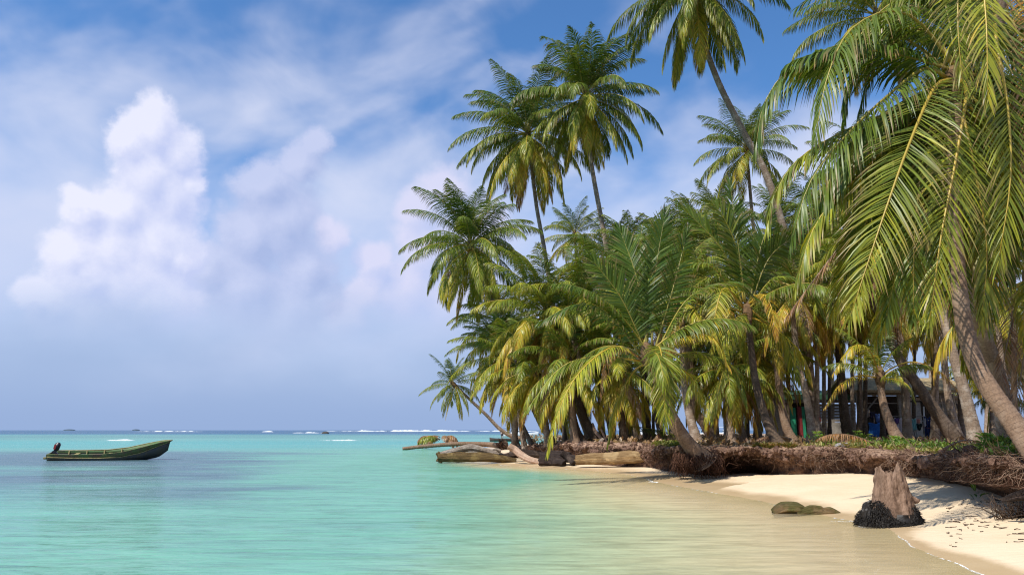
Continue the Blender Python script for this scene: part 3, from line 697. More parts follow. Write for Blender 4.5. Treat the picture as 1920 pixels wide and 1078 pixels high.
# --- the young palm leaning out from the undercut bank
D = 24.6
palm('young palm bending out from the undercut bank on a thick smooth stem', (1319, 866), [(1311, 853), (1293, 835), (1272, 805), (1252, 765), (1232, 710), (1216, 664)], 24.9, 24.5, bz=1, r=.25, L=4.2, n=5, el=(70, 10), bend=(40, 90), age0=.2, age1=.5, tmat='trunk_brown', pairs=70, az0=1.2, fr=[
    dict(p=[(1214, 655, D), (1196, 530, D), (1163, 432, D + .4)], hang=.12, age=.05, S=(1, 0, .15), leaf=1.22, pairs=84),
    dict(p=[(1210, 658, D), (1165, 560, D - .3), (1105, 480, D - .6)], hang=.2, age=.15, S=(.8, .3, .5), leaf=1.08, pairs=80),
    dict(p=[(1222, 652, D), (1228, 520, D), (1248, 395, D + .3)], hang=.12, age=.0, S=(1, .2, 0), leaf=1.12, pairs=84),
    dict(p=[(1228, 655, D), (1262, 540, D), (1290, 430, D + .6)], hang=.2, age=.1, S=(.9, .4, -.3), leaf=0.99, pairs=76),
    dict(p=[(1232, 658, D), (1290, 560, D - .3), (1370, 530, D), (1420, 560, D)], hang=.5, age=.25, leaf=0.99, pairs=76),
    dict(p=[(1200, 664, D), (1150, 600, D - .4), (1085, 570, D - .8), (1010, 605, D - 1)], hang=.7, age=.15, leaf=0.99, pairs=80),
    dict(p=[(1202, 672, D), (1150, 650, D - .8), (1085, 700, D - 1.6), (1048, 770, D - 2), (1026, 850, D - 2.2)], hang=.75, age=.72, leaf=0.90, pairs=84),
    dict(p=[(1200, 676, D), (1120, 668, D - .4), (1050, 690, D - .6), (985, 772, D - .8)], hang=.7, age=.5, leaf=0.95, pairs=80),
    dict(p=[(1206, 678, D), (1170, 652, D - .5), (1140, 672, D - .9), (1126, 745, D - 1.1)], hang=1.1, age=1.28, leaf=0.50, pairs=60, gap=.2),
    dict(p=[(1226, 668, D), (1236, 650, D - .8), (1243, 690, D - 1.6), (1248, 795, D - 1.9)], hang=.35, age=.52, leaf=1.03, pairs=80, S=(1, .1, 0)),
    dict(p=[(1234, 664, D), (1285, 632, D - .4), (1335, 632, D - .8), (1368, 690, D - 1)], hang=.8, age=.85, leaf=0.72, pairs=76),
    dict(p=[(1236, 672, D), (1310, 660, D + .4), (1375, 690, D + .6), (1400, 760, D + .6)], hang=.7, age=.4, leaf=0.90, pairs=76),
    dict(p=[(1210, 680, D), (1185, 700, D + .3), (1155, 760, D + .4), (1140, 830, D + .4)], hang=.6, age=.5, leaf=0.85, pairs=70),
    dict(p=[(1222, 680, D), (1290, 700, D + 1), (1320, 760, D + 1.2)], hang=.6, age=.65, leaf=0.81, pairs=60)])
rb = []
for _ in range(800):
    px = rng.uniform(1262, 1352); p = W(px, rng.uniform(848, 872), 24.75 + rng.uniform(-.30, .35)); d = nz(np.array([rng.normal(0, .35), rng.normal(-.15, .3), -1.0])); l_ = rng.uniform(.15, .55); q = p + d * l_ * .5 + rng.normal(0, .03, 3); e_ = q + nz(d + rng.normal(0, .3, 3)) * l_ * .5
    if e_[2] < .05: e_[2] = .05
    rb.append((np.array([p, q, e_]), np.array([.012, .009, .004]) * rng.uniform(.6, 1.3)))
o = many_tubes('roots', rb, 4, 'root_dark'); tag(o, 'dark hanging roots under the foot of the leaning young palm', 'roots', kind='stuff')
# --- palm with the thin dark stem in the middle ground
D = 27.5
palm('palm on a thin dark bent stem right of the leaning young one', (1468, 838), [(1440, 796), (1418, 722), (1408, 650), (1401, 582)], 26, 27.5, r=.16, L=4.2, n=6, el=(60, -20), bend=(50, 100), age0=.2, age1=.7, tmat='trunk_dark', pairs=66, az0=.6, fr=[
    dict(p=[(1398, 568, D), (1384, 460, D), (1368, 338, D + .3)], hang=.12, age=.02, S=(1, .2, .1), leaf=1.05, pairs=84),
    dict(p=[(1392, 572, D), (1355, 470, D), (1275, 385, D - .2)], hang=.22, age=.25, S=(.7, .4, .5), leaf=1.1, pairs=80),
    dict(p=[(1394, 566, D), (1382, 470, D), (1352, 400, D - .3), (1322, 375, D - .5)], hang=.2, age=.4, S=(.8, .4, .3), leaf=1.1, pairs=80),
    dict(p=[(1388, 574, D), (1335, 500, D - .3), (1270, 500, D - .5), (1225, 540, D - .6)], hang=.8, age=.45, leaf=1.0, pairs=76),
    dict(p=[(1406, 566, D), (1425, 470, D), (1448, 400, D + .2)], hang=.15, age=.05, S=(1, .3, -.2), leaf=1.1, pairs=80),
    dict(p=[(1408, 568, D), (1445, 480, D), (1510, 430, D + .2)], hang=.4, age=.1, S=(.7, .5, -.5), leaf=1.1, pairs=76),
    dict(p=[(1410, 570, D), (1455, 520, D - .4), (1515, 540, D - .6), (1550, 600, D - .7)], hang=.6, age=.3, leaf=1.0, pairs=76),
    dict(p=[(1392, 576, D), (1362, 540, D - .9), (1345, 570, D - 1.6), (1332, 665, D - 1.9)], hang=.4, age=.72, leaf=.85, pairs=76, S=(1, -.3, 0)),
    dict(p=[(1404, 570, D), (1428, 552, D - .7), (1446, 575, D - 1.2), (1456, 635, D - 1.4)], hang=.4, age=1.02, leaf=.62, pairs=70, S=(1, .3, 0)),
    dict(p=[(1390, 584, D), (1330, 570, D), (1265, 600, D), (1230, 680, D)], hang=.7, age=.5, leaf=.95, pairs=76),
    dict(p=[(1408, 580, D), (1470, 640, D + .6), (1500, 720, D + .8)], hang=.6, age=.45, leaf=.9, pairs=66),
    dict(p=[(1396, 588, D), (1370, 640, D - .4), (1350, 720, D - .5), (1335, 790, D - .5)], hang=.6, age=.6, leaf=.85, pairs=66)])
# --- the big palm in the right foreground
D = 13.2
palm('biggest foreground palm with a ringed brown stem leaning left from the right edge', (2010, 965), [(1975, 908), (1938, 850), (1900, 792), (1858, 733), (1828, 678), (1806, 600), (1794, 480), (1789, 300), (1792, 150)], 11.4, 13.2, r=.175, skip=lambda d, q: 190 < d < 350, wid=.042, L=4.2, n=12, el=(25, -75), bend=(40, 95), age0=.2, age1=.8, pairs=96, tmat='trunk_brown', leaf=1.30, nuts=('nut_green', 7), fr=[
    dict(p=[(1790, 128, D), (1722, 40, D - .3), (1660, 22, D - .5), (1590, 62, D - .7), (1550, 150, D - .9), (1528, 262, D - 1)], hang=1.0, age=.30, leaf=1.30, pairs=100, wid=.025),
    dict(p=[(1785, 140, D + .8), (1690, 70, D + .8), (1590, 80, D + .8), (1490, 122, D + .8), (1435, 190, D + .8), (1415, 290, D + .8)], hang=1.1, age=.2, leaf=1.47, pairs=100, wid=.025),
    dict(p=[(1778, 150, D), (1735, 128, D - .4), (1670, 175, D - .7), (1590, 250, D - .9), (1520, 340, D - 1), (1485, 450, D - 1.1)], hang=1.05, age=.22, leaf=1.23, pairs=100, wid=.025),
    dict(p=[(1784, 150, D), (1752, 165, D - .8), (1705, 270, D - 1.4), (1655, 410, D - 1.8), (1592, 600, D - 2)], hang=.30, age=.52, leaf=1.17, pairs=100, wid=.025, S=(1, -.15, .3), rr=.042, tip=.5),
    dict(p=[(1795, 150, D), (1812, 170, D - .8), (1792, 300, D - 1.3), (1765, 440, D - 1.6), (1742, 610, D - 1.7)], hang=.30, age=.58, leaf=1.11, pairs=100, wid=.025, S=(1, .1, 0), rr=.042, tip=.5),
    dict(p=[(1780, 165, D + .5), (1700, 200, D + .5), (1600, 238, D + .4), (1500, 296, D + .3), (1452, 365, D + .3), (1440, 420, D + .3)], hang=.8, age=.45, leaf=1.04, pairs=100),
    dict(p=[(1780, 175, D + .6), (1705, 235, D + .4), (1610, 330, D + .2), (1530, 420, D + .1), (1492, 540, D)], hang=.75, age=.55, leaf=1.04, pairs=100),
    dict(p=[(1790, 180, D + .8), (1740, 300, D + .6), (1700, 430, D + .4), (1660, 600, D + .3)], hang=.5, age=.35, leaf=1.11, pairs=100, S=(1, 0, .2)),
    dict(p=[(1780, 190, D + .9), (1680, 330, D + .9), (1610, 450, D + .9), (1560, 590, D + .9)], hang=.5, age=.55, leaf=1.11, pairs=100, S=(1, .2, .3)),
    dict(p=[(1800, 160, D + .6), (1850, 220, D + .4), (1880, 360, D + .2), (1890, 520, D + .2)], hang=.6, age=.3, leaf=1.11, pairs=100, S=(1, .2, 0)),
    dict(p=[(1800, 130, D), (1860, 60, D), (1940, 80, D), (2010, 200, D)], hang=.9, age=.3, leaf=1.23, pairs=100),
    dict(p=[(1795, 120, D + .5), (1770, 0, D + .8), (1740, -110, D + 1.2)], hang=.2, age=.1, leaf=1.23, pairs=100, S=(1, 0, 0)),
    dict(p=[(1800, 190, D), (1830, 330, D - .3), (1850, 470, D - .4), (1840, 600, D - .4)], hang=.5, age=.5, leaf=1.04, pairs=100, S=(1, .2, 0)),
    dict(p=[(1788, 180, D + .3), (1768, 300, D - .1), (1776, 450, D - .3), (1800, 620, D - .3)], hang=.4, age=.3, leaf=1.1, pairs=96, wid=.030, S=(1, 0, .1)),
    dict(p=[(1784, 176, D + .4), (1738, 280, D + .1), (1716, 420, D - .1), (1712, 600, D - .1)], hang=.4, age=.25, leaf=1.1, pairs=96, wid=.030, S=(1, -.1, .2)),
    dict(p=[(1796, 176, D + .5), (1850, 300, D + .3), (1862, 450, D + .2), (1850, 610, D + .2)], hang=.45, age=.25, leaf=1.1, pairs=96, wid=.030, S=(1, .1, -.1)),
    dict(p=[(1780, 165, D + .6), (1690, 270, D + .6), (1630, 400, D + .6), (1590, 520, D + .6)], hang=.5, age=.2, leaf=1.1, pairs=90, wid=.034, S=(.9, .3, .3)),
    dict(p=[(1790, 120, D + .2), (1740, 60, D + .4), (1670, 60, D + .6), (1600, 130, D + .7), (1580, 230, D + .8)], hang=.9, age=.2, leaf=1.2, pairs=96, wid=.034),
    dict(p=[(1775, 200, D + 1), (1640, 380, D + 1.6), (1560, 480, D + 1.8), (1470, 600, D + 1.8)], hang=.6, age=1.42, leaf=0.92, pairs=84, wid=.025, gap=.2),
    dict(p=[(1785, 200, D + 1), (1715, 380, D + 1.4), (1690, 500, D + 1.5), (1640, 640, D + 1.5)], hang=.6, age=.6, leaf=1.04, pairs=96, S=(1, 0, .2))])
D = 11.6
palm('foreground palm on the right whose yellow ribbed fronds hang from above the picture', (1898, 816), [(1872, 720), (1846, 640), (1832, 560), (1836, 330), (1862, 120), (1880, -60)], 16.8, 13.5, r=.20, skip=lambda d, q: 190 < d < 350, wid=.03, L=4.5, n=12, el=(55, -60), leaf=1.23, az0=4.0, fr=[
    dict(p=[(1872, -40, 13.2), (1866, 60, D + .3), (1888, 190, D), (1895, 330, D - .1), (1872, 490, D - .1)], c=True, hang=.30, age=.50, leaf=1.23, pairs=100, wid=.025, S=(1, .1, 0), rr=.050, start=.22),
    dict(p=[(1876, -60, 13.2), (1845, -60, D), (1850, 60, D - .5), (1852, 190, D - .6)], hang=.4, age=.62, leaf=1.04, pairs=96, S=(1, 0, 0), tip=.8),
    dict(p=[(1868, -60, 12.8), (1806, -50, 12.0), (1796, 40, 11.6), (1806, 170, 11.5)], hang=.4, age=.5, leaf=.95, pairs=84, wid=.028, S=(1, 0, .1), tip=.8),
    dict(p=[(1870, -90, 13.4), (1780, -75, 13.0), (1680, -50, 12.8), (1580, -20, 12.8), (1500, 20, 12.8)], hang=.9, age=.25, leaf=.75, pairs=100, wid=.028),
    dict(p=[(1885, -50, 13.4), (1940, 40, 12.6), (1950, 230, 12.2), (1930, 420, 12)], hang=.5, age=1.15, leaf=1.04, pairs=96, S=(1, 0, 0), tip=.8),
    dict(p=[(1872, -60, 13.8), (1800, -30, 14), (1710, 10, 14.2), (1640, 110, 14.3), (1610, 210, 14.3)], hang=1.0, age=.2, leaf=1.1, pairs=90, wid=.028),
    dict(p=[(1876, -60, 14), (1850, 60, 14.4), (1815, 200, 14.6), (1800, 380, 14.6)], hang=.6, age=.25, leaf=1.1, pairs=90, wid=.028, S=(1, .2, 0)),
    dict(p=[(1876, -60, 14), (1900, 120, 14), (1915, 300, 14), (1905, 470, 14)], hang=.6, age=.25, leaf=1.1, pairs=90, wid=.028, S=(1, .1, 0)),
    dict(p=[(1885, -50, 13.4), (1960, 120, 12.8), (1975, 350, 12.6), (1950, 560, 12.6)], hang=.5, age=.55, leaf=1.17, pairs=100, S=(1, 0, 0)),
    dict(p=[(1870, -40, 13.6), (1810, 40, 14), (1770, 180, 14.3), (1750, 330, 14.4)], hang=.6, age=.5, leaf=1.11, pairs=96, S=(1, 0, 0))])
palm('palm behind the biggest stem, straight grey ringed stem thick at the foot', (1832, 818), [(1808, 735), (1786, 660), (1772, 600), (1745, 470), (1735, 390)], 23, 23.5, r=.17, L=4.4, n=20, el=(70, -60), bend=(40, 100), age0=.3, age1=1.2, pairs=60, dead=2)
palm('right edge palm with long brown dead fronds hanging in shade', (1990, 830), [(1968, 700), (1950, 600), (1935, 520)], 17.5, 17, r=.18, L=3.8, n=10, el=(50, -50), bend=(50, 100), age0=.4, age1=1.2, pairs=60, dead=2, fr=[
    dict(p=[(1935, 520, 16.6), (1912, 560, 15.9), (1885, 660, 15.6), (1872, 760, 15.6)], hang=.7, age=1.5, leaf=.75, pairs=60, wid=.03),
    dict(p=[(1935, 520, 16.6), (1925, 600, 16), (1915, 700, 15.8), (1890, 800, 15.8)], hang=.8, age=1.45, leaf=.7, pairs=60, wid=.03),
    dict(p=[(1932, 515, 16.6), (1880, 470, 16), (1830, 500, 15.7), (1790, 590, 15.6)], hang=.7, age=.6, leaf=.85, pairs=70),
    dict(p=[(1936, 510, 16.6), (1900, 430, 16.2), (1850, 400, 16), (1800, 430, 15.8)], hang=.6, age=.35, leaf=.9, pairs=70)])
# --- the small yellow-green palm in front of the huts
D = 28.5
palm('small yellow green palm in front of the clothes line on a short brown stem', (1690, 826), [(1664, 782), (1653, 740), (1650, 704)], 28, 28.5, r=.165, L=2.3, n=9, el=(85, 25), bend=(20, 70), age0=.3, age1=.6, tmat='trunk_brown', pairs=54, leaf=.60, fr=[
    dict(p=[(1648, 702, D), (1632, 660, D - .4), (1602, 648, D - .8), (1562, 700, D - 1)], hang=.9, age=.86, leaf=.66, pairs=64),
    dict(p=[(1646, 708, D), (1610, 704, D - .5), (1575, 722, D - .8), (1546, 765, D - 1)], hang=.9, age=.98, leaf=.48, pairs=64),
    dict(p=[(1652, 706, D), (1672, 690, D), (1712, 678, D), (1760, 696, D), (1795, 730, D)], hang=.8, age=1.12, leaf=.5, pairs=56, gap=.15, start=.3),
    dict(p=[(1652, 710, D), (1680, 712, D - .5), (1702, 722, D - .8), (1716, 752, D - .9)], hang=.9, age=.6, leaf=.5, pairs=54)])
# --- stems and crowns of the grove, from front to back
GROVE = [
 # label, foot, points, D, r, L, n, material, dead
 ('dark scaly palm stem slanting left across the clothes line', (1798, 820), [(1752, 768), (1716, 715), (1690, 680), (1648, 590), (1620, 520)], 31, .24, 4.0, 16, 'trunk_dark', 1),
 ('grey spotted palm stem standing right of the small yellow palm', (1702, 822), [(1699, 770), (1696, 715), (1680, 560), (1672, 470)], 36, .22, 4.0, 16, 'trunk', 1),
 ('slim pale palm stem under brown fronds, left of the grey hut wall', (1522, 832), [(1520, 790), (1508, 725), (1498, 690), (1488, 600), (1492, 540)], 31, .16, 3.6, 17, 'trunk', 3),
 ('thick dark palm hung with brown fronds in front of the grey hut wall', (1594, 824), [(1584, 780), (1578, 720), (1572, 640), (1570, 590)], 37, .25, 3.7, 15, 'trunk_dark', 4),
 ('slim grey palm stem between the dark thick one and the white pole', (1601, 822), [(1600, 790), (1598, 740), (1600, 560), (1600, 500)], 41, .13, 3.6, 14, 'trunk', 1),
 ('palm stem in front of the ladders, leaning left', (1800, 822), [(1786, 780), (1776, 730), (1768, 640), (1770, 560)], 33, .18, 3.8, 14, 'trunk', 1),
 ('brown palm stem curving left beside the green hut door', (1492, 830), [(1474, 800), (1464, 750), (1458, 700), (1450, 610)], 33, .19, 3.4, 14, 'trunk_brown', 1),
 ('slim upright palm stem left of the hut corner', (1446, 826), [(1444, 790), (1442, 740), (1440, 640), (1436, 560)], 41, .15, 3.6, 14, 'trunk', 1),
 ('thin grey palm stem near the right edge behind the biggest stem', (1898, 800), [(1890, 750), (1880, 690), (1870, 610), (1862, 540)], 30, .14, 3.4, 14, 'trunk', 1),
 ('thick grey palm stem directly behind the leaning young palm', (1310, 834), [(1296, 790), (1286, 740), (1282, 690), (1276, 560)], 33, .20, 3.8, 16, 'trunk', 1),
 ('palm stem leaning left just right of the leaning young palm', (1346, 830), [(1322, 798), (1304, 760), (1290, 640), (1280, 520)], 36, .24, 3.6, 15, 'trunk_brown', 1),
 ('slim pale palm stem beside the bare trunk sections in the middle', (1396, 832), [(1388, 795), (1382, 750), (1372, 620), (1360, 560)], 35, .16, 3.5, 15, 'trunk', 1),
 ('slender brown palm stem right of the pale leaning pole', (1152, 828), [(1142, 790), (1137, 760), (1130, 660), (1120, 590)], 42, .17, 3.6, 15, 'trunk_brown', 1),
 ('curved dark palm stem with a wide foot behind the charred log', (1128, 830), [(1100, 795), (1086, 750), (1080, 680), (1090, 560)], 37, .24, 3.8, 16, 'trunk_dark', 1),
 ('dark palm stem rising straight behind the ochre log', (1090, 836), [(1078, 800), (1072, 760), (1070, 660), (1066, 600)], 36.5, .22, 3.2, 14, 'trunk_dark', 1),
 ('short leaning dark palm stem at the tip of the bank', (1042, 836), [(1026, 812), (1008, 780), (990, 740), (975, 700)], 43, .22, 3.1, 17, 'trunk_dark', 0),
 ('thick dark palm stem in the middle of the grove, behind the pink bundle', (1216, 824), [(1212, 790), (1210, 740), (1206, 600), (1200, 490)], 44, .28, 4.0, 18, 'trunk_dark', 1),
 ('dark palm stem leaning left near the red ball', (1246, 824), [(1236, 795), (1230, 750), (1240, 600), (1262, 470)], 45, .23, 3.8, 17, 'trunk_brown', 1),
 ('thin far palm stem left of the thick dark one', (1178, 822), [(1180, 780), (1182, 720), (1180, 560), (1172, 470)], 52, .17, 4.0, 17, 'trunk_dark', 1),
 ('thin pinkish far palm stem right of the leaning young palm', (1304, 822), [(1300, 780), (1298, 730), (1300, 560), (1304, 430)], 54, .18, 4.1, 18, 'trunk', 1),
 ('far palm stem beside the moored white boat', (1362, 820), [(1360, 780), (1358, 720), (1350, 560), (1342, 400)], 57, .18, 4.0, 18, 'trunk', 1),
 ('far palm crown rising beside the hut roof', (1480, 820), [(1478, 700), (1474, 560), (1480, 470)], 57, .17, 4.0, 18, 'trunk', 1),
 ('far palm behind the grey hut wall', (1560, 819), [(1560, 700), (1552, 560), (1540, 420)], 62, .18, 4.4, 18, 'trunk', 1),
 ('far palm behind the open hut', (1640, 819), [(1640, 700), (1650, 540), (1640, 400)], 63, .18, 4.4, 18, 'trunk', 1),
 ('far palm behind the ladders', (1745, 819), [(1745, 700), (1735, 540), (1720, 420)], 62, .18, 4.4, 18, 'trunk', 1),
 ('far palm at the right behind the thin grey stem', (1850, 819), [(1850, 700), (1845, 540), (1830, 430)], 60, .18, 4.4, 18, 'trunk', 1),
 ('palm crown low behind the right end of the huts', (1925, 819), [(1925, 760), (1920, 700), (1915, 650)], 44, .17, 4.0, 16, 'trunk', 1),
]
for (lb, ft, pts, D, r, L, n, tm, dd) in GROVE:
    palm(lb, ft, pts, D, D + .3, r=r, L=L, n=n, el=(84, -50), bend=(35, 100), age0=.24, age1=1.0, tmat=tm, dead=dd, pairs=44 if D < 40 else 34, wid=.055 if D < 40 else .07, group='palms of the grove')
# tall palm far up in the right background
palm('tall palm behind the biggest one, only its feathery left side showing near the top', (1752, 821), [(1748, 500), (1700, 200), (1645, 30)], 36, 31, r=.16, L=4.3, n=22, leaf=1.1, el=(80, -45), bend=(35, 95), age0=.25, age1=.8, pairs=60)
LOW = [
 ('low palm spreading over the grey driftwood at the left end of the bank', (988, 838), [(975, 790), (962, 730), (956, 672)], 42, .15, 4.0, 19, 'trunk', 1),
 ('low palm with drooping fronds above the bent bare log', (1030, 836), [(1022, 790), (1014, 740), (1008, 690)], 39, .17, 4.1, 19, 'trunk', 1),
 ('palm crown hanging over the stem of the leftmost leaning palm', (1000, 838), [(972, 780), (948, 720), (936, 655)], 46, .13, 3.5, 19, 'trunk', 0),
 ('wide low palm whose fronds hang over the charred log', (1078, 836), [(1074, 780), (1072, 730), (1070, 680)], 36, .16, 3.7, 20, 'trunk_brown', 1),
 ('wide low palm whose fronds hang over the ochre log', (1170, 832), [(1166, 780), (1164, 730), (1160, 690)], 36, .16, 3.6, 20, 'trunk_dark', 1),
 ('low palm with a broad skirt between the leaning young palm and the dark bent stem', (1372, 830), [(1368, 780), (1366, 730), (1364, 690)], 33, .16, 3.4, 20, 'trunk', 1),
 ('low palm with a broad skirt left of the grey hut', (1452, 828), [(1442, 780), (1434, 730), (1428, 660)], 36, .16, 3.6, 19, 'trunk', 1),
 ('broad palm crown above the slim pale stem', (1530, 828), [(1532, 740), (1532, 640), (1530, 540)], 34, .12, 3.9, 20, 'trunk', 1),
 ('broad crown hanging in front of the hut roof', (1610, 826), [(1612, 720), (1612, 620), (1610, 520)], 36, .11, 4.0, 20, 'trunk_dark', 1),
 ('palm crown filling the gap right of the bushy yellowing palm', (1130, 830), [(1126, 760), (1122, 690), (1122, 640)], 41, .17, 3.7, 17, 'trunk_brown', 1),
 ('palm crown below the one with orange coconuts', (968, 832), [(958, 760), (945, 690), (930, 600)], 47, .16, 3.9, 17, 'trunk', 1),
 ('upright dark green palm crown in the middle of the grove skyline', (1180, 826), [(1178, 700), (1172, 600), (1165, 530)], 42, .17, 4.4, 17, 'trunk', 0),
 ('palm crown with upright spears left of the dark stemmed palm', (1262, 826), [(1258, 700), (1254, 600), (1250, 510)], 40, .17, 4.2, 17, 'trunk', 0),
 ('palm crown filling the grove between the young palm and the dark stem', (1340, 828), [(1340, 740), (1338, 680), (1335, 630)], 38, .17, 3.8, 17, 'trunk', 1),
 ('leafy low palm left of the hut doors', (1420, 826), [(1420, 770), (1414, 730), (1408, 700)], 40, .17, 3.0, 15, 'trunk', 0),
 ('dark palm crown behind the small yellow palm', (1655, 822), [(1650, 700), (1640, 620), (1636, 560)], 40, .11, 3.8, 16, 'trunk_dark', 1),
 ('dark palm crown under the biggest palm, above the ladders', (1760, 820), [(1750, 700), (1742, 610), (1730, 540)], 38, .11, 3.8, 16, 'trunk_dark', 1),
 ('palm crown seen between the two foreground stems', (1862, 818), [(1862, 740), (1858, 680), (1850, 610)], 36, .16, 3.4, 16, 'trunk', 1),
 ('palm crown high between the dark stem and the biggest palm', (1545, 820), [(1545, 640), (1550, 500), (1545, 410)], 44, .12, 4.2, 18, 'trunk', 1),
]
for (lb, ft, pts, D, r, L, n, tm, dd) in LOW:
    palm(lb, ft, pts, D, D + .3, r=r, L=L, n=n, el=(86, -66), bend=(40, 92), age0=.20, age1=1.0, tmat=tm, dead=dd, pairs=50, wid=.055, leaf=L * .25, hang=(.5, 1.25), group='palms of the grove')

# ------------------------------------------------------------------ logs, stump and driftwood
def log_mesh(P_, rad, seed, sides=34, n=100, groove=.24, lump=.22, jag=.5, flat=1.0):
    Pc = crom(np.asarray(P_, float), n); s = np.linspace(0, 1, n)
    rad = np.interp(s, np.linspace(0, 1, len(rad)), rad); a = np.linspace(0, 2 * np.pi, sides, endpoint=False)
    L = np.sum(np.linalg.norm(np.diff(Pc, axis=0), axis=1))
    q = np.stack([np.cos(a)[None] * np.ones((n, 1)) * 1.6 + seed, np.sin(a)[None] * np.ones((n, 1)) * 1.6, (s * L)[:, None] * .55 * np.ones((1, sides))], -1)
    q2 = np.stack([np.cos(a)[None] * np.ones((n, 1)) * 5 + seed, np.sin(a)[None] * np.ones((n, 1)) * 5, (s * L)[:, None] * .9 * np.ones((1, sides))], -1)
    r2 = rad[:, None] * (1 + fbm(q, 3) * 2 * lump + fbm(q2, 4) * 2 * groove)
    V, Q, T_ = tube_np(Pc, r2, sides)
    Tn, _, _ = frames(Pc)
    je = fbm(np.stack([np.cos(a) * 2.5 + seed, np.sin(a) * 2.5, a * 0], -1), 3) * jag
    V[:sides] += Tn[0] * (je * rad[0] * 2)[:, None]; V[(n - 1) * sides:n * sides] += Tn[-1] * (je[::-1] * rad[-1] * 2)[:, None]
    V[-2] += Tn[0] * rad[0] * .35; V[-1] -= Tn[-1] * rad[-1] * .35
    al = np.concatenate([np.repeat(s * L, sides), [0, L]]); arr = np.concatenate([np.tile(np.abs(np.linspace(-1, 1, sides)), n), [0, 0]])
    return V, Q, T_, dict(along=al + seed, around=arr)
def log(name, pts, rad, seed, mat, parent=None, org=(0, 0, 0), **k):
    V, Q, T_, at_ = log_mesh(pts, rad, seed, **k)
    o = link(name, mesh_np(name, V - np.asarray(org, float), T_, Q, at_), mat, parent)
    if parent is None: o.location = org
    return o
def WP(*pts): return [W(*p) for p in pts]

D = 37.4
t = thing('driftwood_log', G(890, 866), 'hollow weathered grey driftwood log lying in the shallows at the point', 'log')
log('lower_trunk', WP((822, 858, D), (860, 857, D), (910, 857, D), (968, 864, D)), [.20, .24, .22, .10], 3, 'drift_under', t, t.location, groove=.25)
log('upper_limb', WP((824, 852, D), (858, 844, D + .1), (884, 839, D + .2), (915, 846, D + .2), (945, 853, D + .2)), [.10, .16, .17, .13, .07], 8, 'drift_grey', t, t.location, groove=.35)
log('broken_knot', WP((938, 846, D), (930, 842, D - .1), (924, 843, D - .1)), [.10, .06, .03], 5, 'drift_grey', t, t.location, n=14, sides=10)
log('rough_end', WP((820, 848, D), (826, 858, D), (823, 866, D)), [.10, .15, .16], 11, 'drift_under', t, t.location, n=16, groove=.3)
D = 62
t = thing('uprooted_palm', G(850, 842), 'long uprooted palm without leaves, fallen from the bank out into the sea', 'fallen palm')
V, Q, T_, al = trunk_mesh(np.array([W(*p) for p in [(945, 836, 60), (915, 833, D), (860, 832, D), (800, 836, D), (755, 841, D)]]), .22, False, 5)
link('trunk', mesh_np('trunk', V - np.array(t.location), T_, Q, dict(along=al)), 'trunk_brown', t)
rp = []
for i in range(60):
    p = W(938, 836, 58.5) + rng.normal(0, .12, 3); d = nz(rng.normal(0, 1, 3)); rp.append((np.array([p, p + d * .3, p + d * .55 + [0, 0, -.1]]), [.035, .025, .01]))
many_tubes('root_ball', [(a - np.array(t.location), b) for a, b in rp], 4, 'root_dark', t)
log('bent_log', WP((954, 836, 36), (966, 843, 36), (978, 853, 35.6), (995, 862, 35.2), (1016, 867, 35)), [.15, .165, .16, .15, .14], 14, 'drift_pink', groove=.07, lump=.10, org=tuple(G(980, 868)))
tag(COL.objects[-1], 'bare pinkish bent log rising out of the sand, its cut end pointing left', 'log')
t = thing('charred_log', G(1045, 871), 'blackened broken log pieces heaped beside the ochre log', 'log')
for i, (a, b, r0) in enumerate([((1012, 856, 34), (1082, 860, 33.5), .17), ((1010, 865, 33.6), (1060, 868, 33.2), .15), ((1022, 849, 34.2), (1070, 852, 33.9), .12), ((1036, 868, 33), (1056, 869, 32.9), .12), ((1052, 848, 33.4), (1076, 869, 33), .13)]):
    log('log_piece', WP(a, ((a[0] + b[0]) / 2, (a[1] + b[1]) / 2 - 1, a[2]), b), [r0, r0 * 1.1, r0 * .9], 20 + i * 3, 'drift_black', t, t.location, n=30, sides=14, groove=.35)
log('sunken_log', WP((942, 856, 37.5), (980, 850, 38), (1022, 853, 38)), [.12, .22, .16], 33, 'drift_black', org=tuple(G(985, 862)), groove=.3)
tag(COL.objects[-1], 'low black log lying behind the bent bare log', 'log')
log('ochre_log', WP((1080, 862, 32), (1110, 860, 31.8), (1150, 859, 31.5), (1190, 856, 31.2), (1214, 857, 31)), [.20, .24, .25, .26, .16], 41, 'drift_yellow', org=tuple(G(1150, 872)), groove=.2)
tag(COL.objects[-1], 'thick ochre yellow log lying on the sand along the bank', 'log')
log('broken_branch', WP((1096, 846, 34.3), (1118, 838, 34.5), (1128, 826, 34.6), (1132, 822, 34.6)), [.10, .10, .09, .05], 52, 'drift_grey', org=tuple(W(1100, 846, 34.4)), n=30, sides=12)
tag(COL.objects[-1], 'broken grey branch sticking up behind the ochre log', 'branch')
log('leaning_pole', WP((1111, 770, 36), (1125, 800, 35.8), (1138, 829, 35.6)), [.045, .05, .05], 60, 'drift_pink', org=tuple(W(1138, 829, 35.6)), n=24, sides=9, groove=.03, lump=.05)
tag(COL.objects[-1], 'thin pale pole leaning against the palms behind the bank', 'pole')
log('bare_branch', WP((1111, 794, 37), (1116, 808, 36.6), (1124, 818, 36.4), (1131, 826, 36.2)), [.06, .085, .08, .06], 64, 'drift_pink', org=tuple(W(1131, 826, 36.2)), n=24, sides=9, groove=.08)
tag(COL.objects[-1], 'bare crooked pale branch left of the thin pole', 'branch')
D = 15.1
t = thing('mossy_log', G(1515, 968), 'mossy half sunken log at the edge of the water left of the stump', 'log')
